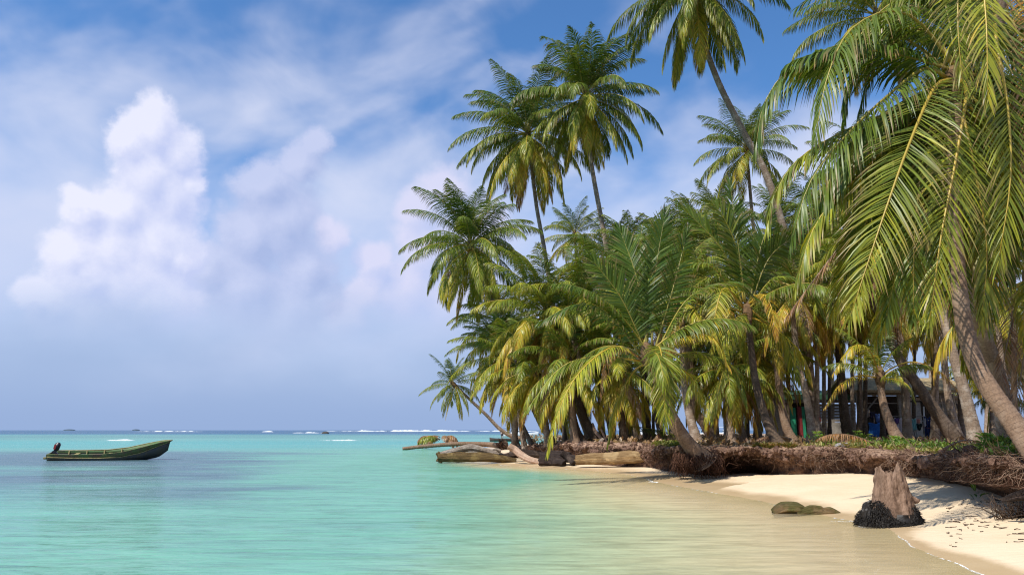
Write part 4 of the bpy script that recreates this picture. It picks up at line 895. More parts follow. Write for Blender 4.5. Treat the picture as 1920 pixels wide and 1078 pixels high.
log('log_piece', WP((1449, 962, D), (1470, 955, D), (1496, 955, D - .05), (1512, 962, D - .05)), [.06, .12, .12, .07], 71, 'mossy', t, t.location, groove=.5, lump=.42, n=46)
log('log_piece', WP((1494, 966, D - .1), (1520, 960, D - .1), (1542, 960, D - .15)), [.08, .13, .11], 75, 'mossy', t, t.location, groove=.5, lump=.42, n=46)
log('log_piece', WP((1532, 964, D - .15), (1556, 963, D - .2), (1584, 972, D - .25)), [.09, .12, .06], 79, 'mossy', t, t.location, groove=.45, lump=.42, n=46)
log('snag', WP((1467, 950, D), (1469, 943, D)), [.05, .015], 81, 'mossy', t, t.location, n=8, sides=8)
log('washed_log', WP((1878, 938, 12.2), (1900, 932, 12.1), (1935, 925, 12), (1980, 918, 12)), [.03, .06, .09, .11], 84, 'drift_black', org=tuple(W(1920, 938, 12)), n=40)
tag(COL.objects[-1], 'dark washed up log on the sand below the root tangle', 'log')

# the stump standing in the wash
sb = G(1668, 984); Ds = sb[1]
t = thing('tree_stump', sb, 'tall broken palm stump with a black root skirt standing at the waterline', 'stump')
k = Ds / F * .95
nz_, na_ = 64, 72; a = np.linspace(0, 2 * np.pi, na_, endpoint=False)
hh = np.linspace(0, 1, nz_)
# outline in photo pixels above the foot: (height px, left, right)
hp = np.array([0, 20, 40, 60, 80, 100, 122]); lf = np.array([-46, -34, -27, -24, -20, -16, -12]); rt = np.array([50, 44, 43, 41, 38, 34, 27])
topz = 104 + 6 * np.cos(a * 2 + .4) + 14 * np.exp(-((np.angle(np.exp(1j * (a - 5.4)))) / .45) ** 2) + 7 * np.exp(-((np.angle(np.exp(1j * (a - 3.7)))) / .3) ** 2) - 12 * np.exp(-((np.angle(np.exp(1j * (a - 4.65)))) / .22) ** 2)
topz = topz + fbm(np.stack([np.cos(a) * 5, np.sin(a) * 5, a * 0], -1), 3) * 16
Z = hh[:, None] * topz[None]
L_, R_ = np.interp(Z, hp, lf), np.interp(Z, hp, rt)
cx = (L_ + R_) / 2; hw = (R_ - L_) / 2
q = np.stack([np.cos(a)[None] * 2 + 0 * Z, np.sin(a)[None] * 2 + 0 * Z, Z * .012], -1); q3 = np.stack([np.cos(a)[None] * 7 + 0 * Z, np.sin(a)[None] * 7 + 0 * Z, Z * .02], -1); q4 = np.stack([np.cos(a)[None] * 3 + 9 + 0 * Z, np.sin(a)[None] * 3 + 0 * Z, Z * .09], -1)
ridge = .16 * np.exp(-((np.angle(np.exp(1j * (a - 5.05)))) / .25) ** 2)[None] - .14 * np.exp(-((np.angle(np.exp(1j * (a - 4.6)))) / .3) ** 2)[None]
rr_ = 1 + fbm(q, 3) * .28 + fbm(q3, 4) * .46 + fbm(q4, 4) * .24 + ridge
X = cx + hw * np.cos(a)[None] * rr_; Y = hw * .85 * np.sin(a)[None] * rr_
V = np.stack([X, Y, Z - 4], -1).reshape(-1, 3) * k
i = np.arange(nz_ - 1)[:, None] * na_; j = np.arange(na_); Q = np.stack([i + j, i + (j + 1) % na_, i + na_ + (j + 1) % na_, i + na_ + j], -1).reshape(-1, 4)
inn = np.stack([X[-1] * .72 + cx[-1] * .28, Y[-1] * .72, Z[-1] - 14], -1) * k; cen = np.array([[cx[-1].mean(), 0, 78]]) * k
o1 = nz_ * na_; V = np.vstack([V, inn, cen]); l0 = (nz_ - 1) * na_
Q = np.vstack([Q, np.stack([l0 + j, l0 + (j + 1) % na_, o1 + (j + 1) % na_, o1 + j], -1)]); T_ = np.stack([o1 + j, o1 + (j + 1) % na_, np.full(na_, o1 + na_)], -1)
zz = np.concatenate([Z.ravel() * k, Z[-1] * k, [.6]]); aa = np.concatenate([np.tile(np.abs(np.linspace(-1, 1, na_)) , nz_), np.abs(np.linspace(-1, 1, na_)), [0]])
link('stump_wood', mesh_np('stump_wood', V, T_, Q, dict(along=zz, around=aa)), 'stump', t)
# skirt: a lumpy core and many short fibrous roots
sp = []
for i in range(3600):
    aa_ = rng.uniform(0, 2 * np.pi); h0 = rng.uniform(0, 1) ** 1.2
    base_h = (30 if math.cos(aa_) < -.3 else 20) + 14 * math.cos(aa_ * 3 + 1)
    z0 = 3 + h0 * base_h; lw = np.interp(z0, [0, 40, 60], [60, 40, 26]); rw = np.interp(z0, [0, 40], [60, 43]); w_ = lw if math.cos(aa_) < 0 else rw
    p = np.array([(w_ * .99) * math.cos(aa_), w_ * .82 * math.sin(aa_), z0]) * k
    d = nz(np.array([math.cos(aa_) * .6, math.sin(aa_) * .6, rng.uniform(-.9, .25)]) + rng.normal(0, .35, 3)); l_ = rng.uniform(.03, .10)
    sp.append((np.array([p - d * .02, p + d * l_ * .5, p + d * l_ + [0, 0, -l_ * .35]]), [.006, .0055, .002]))
o = many_tubes('root_fringe', sp, 3, 'seaweed', t); o['kind'] = 'stuff'
th = np.linspace(0, 2 * np.pi, 60, endpoint=False); zc = np.linspace(-6, 40, 14); A2, Z2 = np.meshgrid(th, zc)
w2 = np.where(np.cos(A2) < 0, np.interp(Z2, [-6, 0, 40], [54, 54, 30]), np.interp(Z2, [-6, 0, 40], [58, 58, 47])) * (1 + .25 * fbm(np.stack([np.cos(A2) * 3, np.sin(A2) * 3, Z2 * .06], -1), 3)); Z3 = Z2 * np.where(np.cos(A2) < -.3, .8, .56)
V = np.stack([w2 * np.cos(A2), w2 * .8 * np.sin(A2), Z3], -1).reshape(-1, 3) * k; i = np.arange(13)[:, None] * 60; j = np.arange(60)
link('root_skirt', mesh_np('root_skirt', V, None, np.stack([i + j, i + (j + 1) % 60, i + 60 + (j + 1) % 60, i + 60 + j], -1).reshape(-1, 4)), 'seaweed', t)
# left lobe of the skirt
bm = bmesh.new(); bmesh.ops.create_icosphere(bm, subdivisions=3, radius=.14, matrix=Matrix.Translation((-46 * k, -10 * k, 22 * k)) @ Matrix.Diagonal((.6, .7, 1.35, 1)))
for v in bm.verts: v.co += Vector(rng.normal(0, .008, 3))
bm_obj('root_lobe', bm, 'seaweed', t)
log('side_knot', [np.array([44, 0, 48]) * k, np.array([54, -2, 45]) * k, np.array([61, -2, 46]) * k], [.06, .05, .015], 90, 'stump', t, n=10, sides=9)

# ------------------------------------------------------------------ the boat
M['boat_dark'] = simple('boat_hull_paint', (.030, .040, .050), .45, .6, 3, .4, col2=(.055, .05, .035))
M['boat_green'] = simple('boat_green_paint', (.085, .17, .060), .6, .4, 3.5, .3, col2=(.10, .12, .05))
M['boat_worn'] = simple('boat_worn_paint', (.095, .165, .055), .75, .4, 2.2, .2, col2=(.13, .085, .055))
M['boat_rail'] = simple('boat_rail', (.36, .30, .13), .7, .4, 6)
M['motor'] = simple('motor_cowl', (.035, .035, .045), .35, .3, 6, .5); M['motor_red'] = simple('motor_red', (.40, .05, .05), .4, .2, 6, .4)
s5 = [0, .2, .45, .62, .78, .92, 1.0]
def hullf(s):
    hb = np.interp(s, s5, [.58, .66, .70, .68, .55, .26, .03]); zg = np.interp(s, s5, [.40, .38, .40, .52, .76, .98, 1.04]); zr = np.interp(s, s5, [.25, .22, .21, .26, .46, .80, .98])
    zk = np.interp(s, s5, [-.14, -.18, -.18, -.16, -.06, .12, .50]); x = -3.35 + 6.5 * s
    return x, hb, zg, zr, zk
BL = 30; ss = np.linspace(0, 1, BL)
def strip(name, rows, mat, parent, thick=0.0):
    """rows: list of point arrays along the boat, joined into a sheet and given thickness"""
    n = len(rows[0]); V = np.concatenate(rows); m = len(rows)
    Q = [[r * n + i, r * n + i + 1, (r + 1) * n + i + 1, (r + 1) * n + i] for r in range(m - 1) for i in range(n - 1)]
    o = link(name, mesh_np(name, V, None, Q), mat, parent)
    if thick: md = o.modifiers.new('thickness', 'SOLIDIFY'); md.thickness = thick; md.offset = 0
    return o
bp = G(197, 863); boat = thing('motor_boat', (bp[0], bp[1] + .9, 0), 'old green wooden boat with a raised bow and an outboard motor, afloat on the left', 'boat', rz=R(13))
boat.rotation_euler = (R(9), 0, R(13)); boat.location.z = .02; boat.scale = (.90, .95, .98); boat.location.x -= .12
x, hb, zg, zr, zk = hullf(ss)
flr = np.interp(ss, s5, [.02, .02, .03, .08, .16, .12, .02])
for sd in (-1, 1):
    keel = np.stack([x + .0 * x, sd * .02 + 0 * x, zk], 1); chine = np.stack([x, sd * hb * .70, zk + .12 * (1 - ss * .5)], 1); rail = np.stack([x + .10 * ss ** 3, sd * (hb * 1.0), zr], 1); gun = np.stack([x + .22 * ss ** 4, sd * (hb + flr), zg], 1)
    mid = (chine + rail) / 2; mid[:, 1] *= 1.04
    strip('hull_side', [keel, chine, mid, rail], 'boat_dark', boat, .03)
    strip('upper_strake', [rail, (rail + gun) / 2, gun], 'boat_worn' if sd < 0 else 'boat_green', boat, .03)
    rl = rail.copy(); rl[:, 1] += sd * .025
    V, Q, T_ = tube_np(rl, .022, 6); link('rub_rail', mesh_np('rub_rail', V, T_, Q), 'boat_rail', boat)
    gl_ = gun.copy(); gl_[:, 2] += .012; V, Q, T_ = tube_np(gl_, .026, 6); link('gunwale', mesh_np('gunwale', V, T_, Q), 'boat_rail' if sd > 0 else 'boat_worn', boat)
    for sx in (.12, .27, .42, .57):
        xx, h_, g_, r_, k_ = hullf(sx); bm = bmesh.new(); beam(bm, (xx, sd * (h_ * .72), k_ + .14), (xx, sd * (h_ - .0), g_ - .01), .06, .05); bm_obj('rib', bm, 'boat_rail', boat)
floor_l = np.stack([x, -hb * .66, zk + .16], 1)[:27]; floor_r = np.stack([x, hb * .66, zk + .16], 1)[:27]
strip('floor_board', [floor_l, floor_r], 'boat_green', boat, .02)
xx, h_, g_, r_, k_ = hullf(0.0); bm = bmesh.new(); vs = [bm.verts.new(p) for p in [(xx, -.03, k_), (xx, .03, k_), (xx, h_ * .7, k_ + .12), (xx, h_, r_), (xx, h_ + .02, g_), (xx, -h_ - .02, g_), (xx, -h_, r_), (xx, -h_ * .7, k_ + .12)]]; f = bm.faces.new(vs); r_e = bmesh.ops.extrude_face_region(bm, geom=[f]); bmesh.ops.translate(bm, verts=[v for v in r_e['geom'] if isinstance(v, bmesh.types.BMVert)], vec=(-.05, 0, 0))
bm_obj('transom', bm, 'boat_worn', boat)
for sx in (.2, .48):
    xx, h_, g_, r_, k_ = hullf(sx); bm_obj('thwart', nbox((xx, 0, r_ + .02), (.22, h_ * 1.9, .04)), 'boat_rail', boat)
bm_obj('bow_deck', nbox((2.86, 0, .965), (.42, .42, .03), Matrix.Rotation(R(-8), 3, 'Y')), 'boat_worn', boat)
bm_obj('stern_cleat', nbox((-3.5, -.45, .18), (.16, .10, .12), bev=.02), 'boat_rail', boat)
mo = bpy.data.objects.new('outboard_motor', None); COL.objects.link(mo); mo.parent = boat; mo.location = (-3.12, -.05, .40); mo.rotation_euler = (0, R(14), 0)
bm = nbox((0, 0, .36), (.36, .30, .44)); 
for v in bm.verts:
    if v.co.z > .4: v.co.x = v.co.x * .8 + .04; v.co.y *= .72
    else: v.co.x *= .82; v.co.y *= .85
bmesh.ops.bevel(bm, geom=list(bm.edges), offset=.06, segments=3, affect='EDGES'); bm_obj('cowling', bm, 'motor', mo, True)
bm_obj('cowl_stripe', nbox((-.06, -.137, .34), (.12, .012, .26), bev=.004), 'motor_red', mo)
bm = bmesh.new(); beam(bm, (0, 0, .16), (-.06, 0, -.75), .09, .14); beam(bm, (-.12, 0, .1), (.14, 0, -.12), .10, .2); beam(bm, (.05, 0, .15), (.48, .05, .20), .035); bm_obj('motor_leg', bm, 'motor', mo)
# ------------------------------------------------------------------ surf, rock, islets
def breaker(px0, px1, py, hpx, seed, label, n=90, gap=0.0):
    a = G(px0, py); b = G(px1, py); D = a[1]; h = hpx * D / F; s = np.linspace(0, 1, n)
    pr = np.array([(-1.6, -.03), (-.9, .25), (-.35, .72), (0, 1.0), (.35, .8), (.9, .35), (1.8, -.03)])
    X = a[0] + (b[0] - a[0]) * s; env = np.sin(np.pi * np.clip(s, 0, 1)) ** .6
    hgt = np.clip(.55 + 1.5 * fbm(np.stack([X / h * .35 + seed, X * 0, X * 0], 1), 4) - gap, 0, 1.3) * env
    V = np.stack([X[:, None] + 0 * pr[None, :, 0], D + pr[None, :, 0] * h * 1.2 + fbm(np.stack([X / h * .3, X * 0 + seed, X * 0], 1), 3)[:, None] * h * 3, pr[None, :, 1] * h * hgt[:, None]], -1)
    V += (fbm(V / h * 1.8 + seed, 4) * h * .35)[..., None] * np.array([.6, 1, .9]) * env[:, None, None]
    V = V.reshape(-1, 3); m = len(pr); i = (np.arange(n - 1)[:, None] * m + np.arange(m - 1)[None]).ravel()
    o = link('breaking_wave', mesh_np('breaking_wave', V, None, np.stack([i, i + m, i + m + 1, i + 1], -1)), 'foamw'); tag(o, label, 'wave'); return o
breaker(203, 250, 825.5, 6.5, 1, 'white breaking wave just behind the green boat', gap=.12)
breaker(598, 675, 825.5, 4, 2, 'long low breaking wave left of the frond heap', gap=.28)
breaker(612, 890, 808.6, 4.2, 4, 'long white line of surf on the far reef right of centre', n=320, gap=.12)
breaker(255, 385, 809.0, 2.2, 6, 'thin line of surf on the far reef above the boat bow', n=160, gap=.1)
breaker(492, 512, 809.5, 3.0, 7, 'small white splash on the far reef left of the dark rock', n=40)
breaker(548, 606, 811.5, 2.0, 9, 'low surf just left of the dark reef rock', n=80, gap=.1)
breaker(890, 1010, 808.4, 2.2, 12, 'reef surf seen through the palms at the point', n=140, gap=.12)
p = G(610, 812.5); bm = bmesh.new(); bmesh.ops.create_icosphere(bm, subdivisions=3, radius=1, matrix=Matrix.Diagonal((1.8, 1.5, 1.0, 1)))
for v in bm.verts: v.co *= 1 + .5 * float(fbm(np.array([[v.co.x * .8, v.co.y * .8, v.co.z * .8]]), 3)[0])
tag(bm_obj('reef_rock', bm, 'rock', None, True, p), 'small dark rock awash on the reef near the horizon', 'rock')
for (px, w) in ((130, 22), (255, 14)):
    c = W(px, 806, 5000); bm = bmesh.new(); bmesh.ops.create_icosphere(bm, subdivisions=3, radius=1, matrix=Matrix.Diagonal((w * 1.8, 20, 7, 1)))
    o = bm_obj('far_islet', bm, simple('islet', (.05, .08, .09)), None, True, (c[0], c[1], 0)); tag(o, 'tiny far islet on the horizon', kind='structure')
# fallen palm crown in the water
D = 66; c = W(826, 830, D); c[2] = .1
t = thing('frond_heap', c, 'heap of green and brown palm fronds lying in the shallows behind the long fallen palm', 'frond heap')
for i in range(26):
    x0 = rng.uniform(-1.5, -.1) if i < 13 else rng.uniform(-.3, .9); gg = i < 13
    frond(t, arc(c + np.array([x0 * .6, rng.uniform(-.5, .5), .55 + rng.uniform(0, .35)]), math.pi * (1 if x0 < 0 else 0) + rng.normal(0, .6), R(25), R(120), 1.5), .75, 30, 1.4, .55 if gg and i < 10 else 1.4, seed=900 + i, origin=c, wid=.07)
V, Q, T_ = tube_np(crom(np.array([W(840, 828, D), W(870, 831, D), W(905, 834, D)]) - c, 10), np.linspace(.12, .05, 10), 7); link('bare_stalk', mesh_np('bare_stalk', V, T_, Q), 'nut_brown', t)
# low fronds and young palms that close the grove behind the stems
FILL = [
 ('low dark palm clump behind the charred log', (1060, 828), [(1060, 790), (1062, 745)], 50, 3.2),
 ('low palm clump behind the thin pale pole', (1165, 826), [(1165, 780), (1166, 720)], 48, 3.4),
 ('low palm clump left of the red ball', (1225, 825), [(1225, 770), (1226, 700)], 50, 3.4),
 ('drooping palm right behind the leaning young palm', (1300, 828), [(1302, 770), (1304, 700)], 38, 3.0),
 ('drooping palm clump between the slim pale stem and the dark bent stem', (1400, 828), [(1402, 770), (1404, 705)], 37, 3.0),
 ('dark palm clump shading the hut doors', (1478, 824), [(1478, 720), (1480, 610)], 44, 3.3),
 ('palm clump above the grey hut wall', (1555, 822), [(1555, 700), (1556, 590)], 45, 3.3),
 ('palm clump hanging over the clothes line', (1712, 822), [(1714, 700), (1716, 585)], 42, 3.0),
 ('palm clump between the ladders and the biggest stem', (1812, 822), [(1812, 740), (1814, 680)], 50, 3.4),
 ('green palm clump low at the right edge behind the thin stem', (1880, 822), [(1880, 770), (1882, 730)], 38, 2.6),
 ('tall filling palm left of the dark stemmed palm', (1300, 826), [(1305, 640), (1310, 520), (1315, 470)], 46, 4.4),
 ('tall filling palm below the long curved stem', (1450, 826), [(1452, 640), (1455, 500), (1458, 430)], 48, 4.6),
 ('tall filling palm right of the tallest stem', (1150, 826), [(1152, 640), (1150, 540), (1148, 490)], 49, 4.4),
 ('tall filling palm behind the foreground fronds', (1620, 822), [(1625, 560), (1628, 400), (1630, 320)], 40, 4.6),
 ('tall filling palm behind the two foreground palms', (1800, 822), [(1800, 560), (1795, 420), (1790, 340)], 34, 4.4),
 ('tall filling palm near the right edge', (1900, 822), [(1900, 560), (1900, 400), (1905, 300)], 30, 4.4),
]
for (lb, ft, pts, D, L) in FILL:
    palm(lb, ft, pts, D, D + .3, r=.11, L=L, n=19, el=(86, -68), bend=(30, 95), age0=.1, age1=.9, tmat='trunk_dark', dead=1, pairs=40, wid=.06, group='palms of the grove')

# ------------------------------------------------------------------ huts, ladders and washing
M['plank'] = simple('grey_plank', (.30, .26, .215), .9, .45, 3, .1, stretch=(1, 1, 6)); M['concrete'] = simple('rough_concrete', (.38, .34, .29), .9, .3, 4, .1)
M['hut_dark'] = simple('dark_board', (.085, .07, .06), .9, .4, 4, .1); M['zinc_green'] = simple('green_sheet', (.05, .13, .07), .6, .3, 3, .3)
M['door_green'] = simple('green_paint', (.03, .30, .16), .6, .3, 4); M['maroon'] = simple('maroon_paint', (.22, .03, .03), .6, .3, 4)
M['blue_cloth'] = simple('blue_cloth', (.03, .15, .50), .85, .3, 5); M['blue_wall'] = simple('blue_grey_paint', (.09, .16, .30), .8, .3, 4)
M['pale_wood'] = simple('pale_timber', (.34, .25, .17), .85, .35, 4); M['white_pipe'] = simple('white_pipe', (.75, .73, .68), .5, .12, 5)
M['thatch'] = simple('thatch', (.38, .29, .16), .95, .5, 8)
gz50 = gz(26, 50)
def panel(name, px0, px1, py0, py1, D, mat, parent, th=.05, rx=0):
    a, b = W(px0, py1, D), W(px1, py0, D); c = (a + b) / 2
    return bm_obj(name, nbox(tuple(c - np.array(parent.location)), (b[0] - a[0], th, b[2] - a[2])), mat, parent)
D = 50
c = W(1530, 820, D); hut = thing('grey_hut', (c[0], D, gz(c[0], D)), 'low grey hut with a green sheet roof edge and green door among the palms', 'hut')
for i in range(6): panel('wall_plank', 1537, 1604, 757 + i * 5.6, 762.2 + i * 5.6, D - .02 * (i % 2), 'plank', hut, .04)
panel('concrete_wall', 1536, 1605, 791, 826, D, 'concrete', hut, .12)
panel('lower_panel', 1527, 1535.5, 790, 826, D - .03, 'blue_wall', hut); panel('door_post', 1527, 1535.5, 757, 789.6, D - .05, 'maroon', hut, .09)
panel('door_post', 1474, 1479, 757, 824, D - .05, 'maroon', hut, .09)
panel('back_wall', 1440, 1536, 752, 826, D + .9, 'hut_dark', hut, .1)
panel('side_wall', 1444, 1474, 757, 824, D + .06, 'plank', hut, .08)
panel('door', 1484.5, 1491, 764, 823, D - .02, 'door_green', hut, .05); panel('door', 1503, 1508, 762, 823, D - .02, 'door_green', hut, .05); panel('door_post', 1498.5, 1502, 762, 823, D - .04, 'maroon', hut, .07)
panel('eave_beam', 1440, 1607, 749, 755, D - .25, 'plank', hut, .14); panel('lintel', 1524, 1540, 758, 761.5, D - .12, 'pale_wood', hut, .2)
a, b = W(1436, 749, D - .6), W(1612, 749, D - .6); n = 90; xs = np.linspace(a[0], b[0], n); z0 = a[2]
for nm, y0, y1, zz0, zz1 in (('roof_sheet', D - .6, D + 2.2, z0, z0 + .75), ('roof_sheet', D + 2.2, D + 5, z0 + .75, z0)):
    V = np.stack([np.stack([xs, np.full(n, y), z + .03 * np.cos(np.arange(n) * np.pi / 2)], 1) for y, z in ((y0, zz0), (y1, zz1))]).reshape(-1, 3) - np.array(hut.location)
    o = link(nm, mesh_np(nm, V, None, [[i, i + 1, n + i + 1, n + i] for i in range(n - 1)]), 'zinc_green', hut); md = o.modifiers.new('t', 'SOLIDIFY'); md.thickness = .012
panel('fascia', 1436, 1612, 739, 748.5, D - .64, 'zinc_green', hut, .03)
def cloth(px0, px1, py0, py1, D, col, label, group='clothes on the line', seed=1, folds=3.0, taper=0.0):
    nu, nv = 16, 14; a = W((px0 + px1) / 2, py0, D); g = np.random.default_rng(seed); w = (px1 - px0) / F * D; h = (py1 - py0) / F * D
    u, v = np.meshgrid(np.linspace(-.5, .5, nu), np.linspace(0, 1, nv)); 
    X = u * w * (1 - taper * v) + .05 * w * np.sin(v * 5 + seed); Y = .045 * np.sin(u * folds * 6.28 + seed + v * .8) * (.3 + .9 * v) + .02 * np.sin(v * 7 + u * 5); Z = -v * h * (1 + .06 * np.sin(u * 9 + seed)) - .05 * h * np.cos(u * 6.28 * 1.2)
    i = (np.arange(nv - 1)[:, None] * nu + np.arange(nu - 1)[None]).ravel()
    o = link('cloth', mesh_np('cloth', np.stack([X, Y, Z], -1).reshape(-1, 3), None, np.stack([i, i + 1, i + nu + 1, i + nu], -1)), simple('cloth_%d' % seed, col, .9, .3, 5), None, tuple(a))
    md = o.modifiers.new('t', 'SOLIDIFY'); md.thickness = .006
    tag(o, label, 'laundry', group); return o
D = 42
cl = thing('clothes_line', W(1640, 826, D), 'clothes line on white pipes and a crooked stick in front of the open hut', 'clothes line')
for (px, y0, y1) in ((1624, 734, 824), (1734, 762, 822)):
    bm = bmesh.new(); beam(bm, W(px, y1, D) - np.array(cl.location), W(px - 2, y0, D) - np.array(cl.location), .055); bm_obj('pole', bm, 'white_pipe', cl)
log('crooked_stick', [p - np.array(cl.location) for p in WP((1638, 776, D), (1640, 800, D - .1), (1644, 822, D - .2))], [.03, .035, .045], 95, 'drift_grey', cl, n=16, sides=8)
for i, (A_, B_) in enumerate(((W(1606, 766, D + .2), W(1664, 784, D)), (W(1664, 784, D), W(1752, 787, D - .1)))):
    s = np.linspace(0, 1, 14)[:, None]; Pl = A_ + (B_ - A_) * s; Pl[:, 2] -= .10 * np.sin(np.pi * s[:, 0]); V, Q, T_ = tube_np(Pl - np.array(cl.location), .012, 5); link('line', mesh_np('line', V, T_, Q), 'white_pipe', cl)
cloth(1620, 1630, 769, 781, D - .12, (.46, .38, .32), 'beige rag on the line at the first white pole', seed=1)
cloth(1630, 1640, 772, 785, D - .06, (.035, .03, .06), 'dark purple cloth right of the beige rag on the line', seed=2)
cloth(1641, 1650, 776, 792, D - .1, (.05, .10, .28), 'small blue cloth hanging left of the pink one', seed=3)
cloth(1650, 1660, 779, 795, D - .1, (.36, .08, .13), 'pink and red cloth bunched on the line', seed=4)
cloth(1656, 1663, 786, 806, D - .02, (.10, .015, .03), 'dark red cloth below the pink one', seed=5)
cloth(1628, 1655, 793, 818, D - .35, (.02, .12, .42), 'bright blue tarpaulin hanging under the line', seed=6, folds=1.2)
cloth(1675, 1692, 784, 814, D - .1, (.60, .52, .52), 'white cloth with long folds between the small palm and the grey stem', seed=7)
cloth(1677, 1685, 784, 794, D - .18, (.17, .10, .28), 'purple strip over the white cloth', seed=8)
cloth(1707, 1718, 785, 823, D - .1, (.62, .58, .52), 'long white towel reaching to the ground', seed=9)
cloth(1707.5, 1717, 785, 805, D - .22, (.22, .50, .50), 'pale turquoise cloth in front of the long white towel', seed=10)
cloth(1718, 1725, 785, 793, D - .1, (.55, .25, .20), 'small salmon cloth right of the turquoise one', seed=11)
cloth(1717, 1729, 794, 806, D - .2, (.02, .03, .025), 'black cloth bag hanging on the line', seed=12, taper=.5)
cloth(1731, 1746, 782, 820, D - .1, (.015, .025, .09), 'navy cloth hanging at the second white pole', seed=13)
cloth(1731, 1735, 784, 798, D - .28, (.66, .66, .68), 'small white cloth at the second white pole', seed=14)
D = 47.5
c = W(1710, 820, D); hut2 = thing('open_hut', (c[0], D, gz(c[0], D)), 'open timber hut with a raised deck on posts behind the washing', 'hut')
panel('back_wall', 1612, 1805, 742, 826, D + 2.2, 'hut_dark', hut2, .1)
panel('deck_beam', 1697, 1812, 745.5, 751, D, 'pale_wood', hut2, .16); panel('rail', 1612, 1700, 755, 756.6, D, 'plank', hut2, .05); panel('rail', 1612, 1735, 779.5, 781, D, 'plank', hut2, .05)
for (p0, p1, y0, y1, m_) in ((1709, 1724, 754, 824, 'concrete'), (1612, 1617, 735, 824, 'plank'), (1690, 1693.5, 740, 824, 'plank'), (1766, 1771, 735, 824, 'plank'), (1806, 1811, 730, 824, 'plank')): panel('post', p0, p1, y0, y1, D + .1, m_, hut2, .16)
panel('eave_board', 1606, 1815, 730, 736, D - .2, 'plank', hut2, .08)
bm = bmesh.new(); beam(bm, W(1626, 768, D) - np.array(hut2.location), W(1648, 741, D) - np.array(hut2.location), .12, .06); bm_obj('brace', bm, 'plank', hut2)
panel('blue_panel', 1757, 1768, 757, 778, D + 2.05, 'blue_wall', hut2, .04)
a, b = W(1600, 731, D - .8), W(1820, 731, D - .8)
for sg in (0, 1):
    V = np.array([[a[0], a[1] + sg * 2.2, a[2] + sg * .9], [b[0], a[1] + sg * 2.2, a[2] + sg * .9], [b[0], a[1] + 2.2 + sg * 2.2, a[2] + .9 - sg * .9], [a[0], a[1] + 2.2 + sg * 2.2, a[2] + .9 - sg * .9]]) - np.array(hut2.location)
    o = link('roof_slope', mesh_np('roof_slope', V, None, [[0, 1, 2, 3]], smooth=False), 'thatch', hut2); md = o.modifiers.new('t', 'SOLIDIFY'); md.thickness = .16
def ladder(p0a, p1a, w, D, nr_, label):
    A_, B_ = W(*p0a, D), W(*p1a, D + .5); t = thing('ladder', A_, label, 'ladder', 'ladders at the open hut')
    for sx in (0, 1):
        bm = bmesh.new(); beam(bm, Vector((sx * w, 0, 0)), Vector(B_ - A_) + Vector((sx * w, 0, 0)), .07, .09); bm_obj('rail', bm, 'pale_wood', t)
    for i in range(nr_):
        f = (i + .6) / nr_; c_ = Vector(B_ - A_) * f; bm = bmesh.new(); beam(bm, c_ + Vector((-.02, -.04, 0)), c_ + Vector((w + .02, -.04, 0)), .05); bm_obj('rung', bm, 'pale_wood', t)
ladder((1775, 800), (1762, 738), -.42, 46.6, 5, 'pale wooden ladder leaning at the deck left of the grey stem')
ladder((1800, 800), (1786, 738), .5, 46.4, 5, 'second wooden ladder, right of the grey stem, half hidden by the foreground stems')

# ------------------------------------------------------------------ small things in the grove
def skin_person(loc, h, label):
    t = thing('person', loc, label, 'person')
    def part(name, verts, edges, rad, mat):
        me = bpy.data.meshes.new(name); me.from_pydata([Vector(v) * h for v in verts], edges, []); o = link(name, me, mat, t)
        md = o.modifiers.new('skin', 'SKIN'); 
        for i, sv in enumerate(me.skin_vertices[0].data): sv.radius = (rad[i] * h, rad[i] * h)
        me.skin_vertices[0].data[0].use_root = True
        s2 = o.modifiers.new('sub', 'SUBSURF'); s2.levels = s2.render_levels = 2; return o
    v = [(0, 0, .53), (0, 0, .62), (0, 0, .72), (0, 0, .80), (0, 0, .86), (0, 0, .93), (0, 0, .985), (-.055, 0, .48), (-.06, -.01, .27), (-.06, .01, .045), (-.06, -.06, .02), (.055, 0, .48), (.07, -.02, .27), (.07, 0, .045), (.07, -.07, .02), (-.11, 0, .79), (-.14, .01, .63), (-.13, -.04, .49), (-.13, -.05, .43), (.11, 0, .79), (.15, 0, .63), (.13, -.05, .50), (.12, -.07, .44)]
    e = [(0, 1), (1, 2), (2, 3), (3, 4), (4, 5), (5, 6), (0, 7), (7, 8), (8, 9), (9, 10), (0, 11), (11, 12), (12, 13), (13, 14), (3, 15), (15, 16), (16, 17), (17, 18), (3, 19), (19, 20), (20, 21), (21, 22)]
    r_ = [.075, .07, .085, .07, .032, .062, .045, .055, .036, .022, .018, .055, .036, .022, .018, .036, .026, .02, .016, .036, .026, .02, .016]
    M['skin'] = simple('skin', (.20, .11, .07), .6, .15, 5); part('body', v, e, r_, 'skin')
    M['shirt_white'] = simple('white_shirt', (.70, .70, .70), .9, .12, 6); M['shorts_dark'] = simple('dark_shorts', (.03, .03, .045), .9, .2, 6)
    part('shirt', [(0, 0, .56), (0, 0, .64), (0, 0, .73), (0, 0, .80), (-.12, 0, .785), (-.14, .01, .69), (.12, 0, .785), (.145, 0, .69)], [(0, 1), (1, 2), (2, 3), (3, 4), (4, 5), (3, 6), (6, 7)], [.088, .083, .098, .075, .046, .04, .046, .04], 'shirt_white')
    part('shorts', [(0, 0, .55), (0, 0, .50), (-.057, 0, .44), (-.06, -.005, .31), (.057, 0, .44), (.068, -.012, .31)], [(0, 1), (1, 2), (2, 3), (1, 4), (4, 5)], [.084, .085, .062, .055, .062, .055], 'shorts_dark')
    return t
D = 108
a = W(942, 820.5, D); 
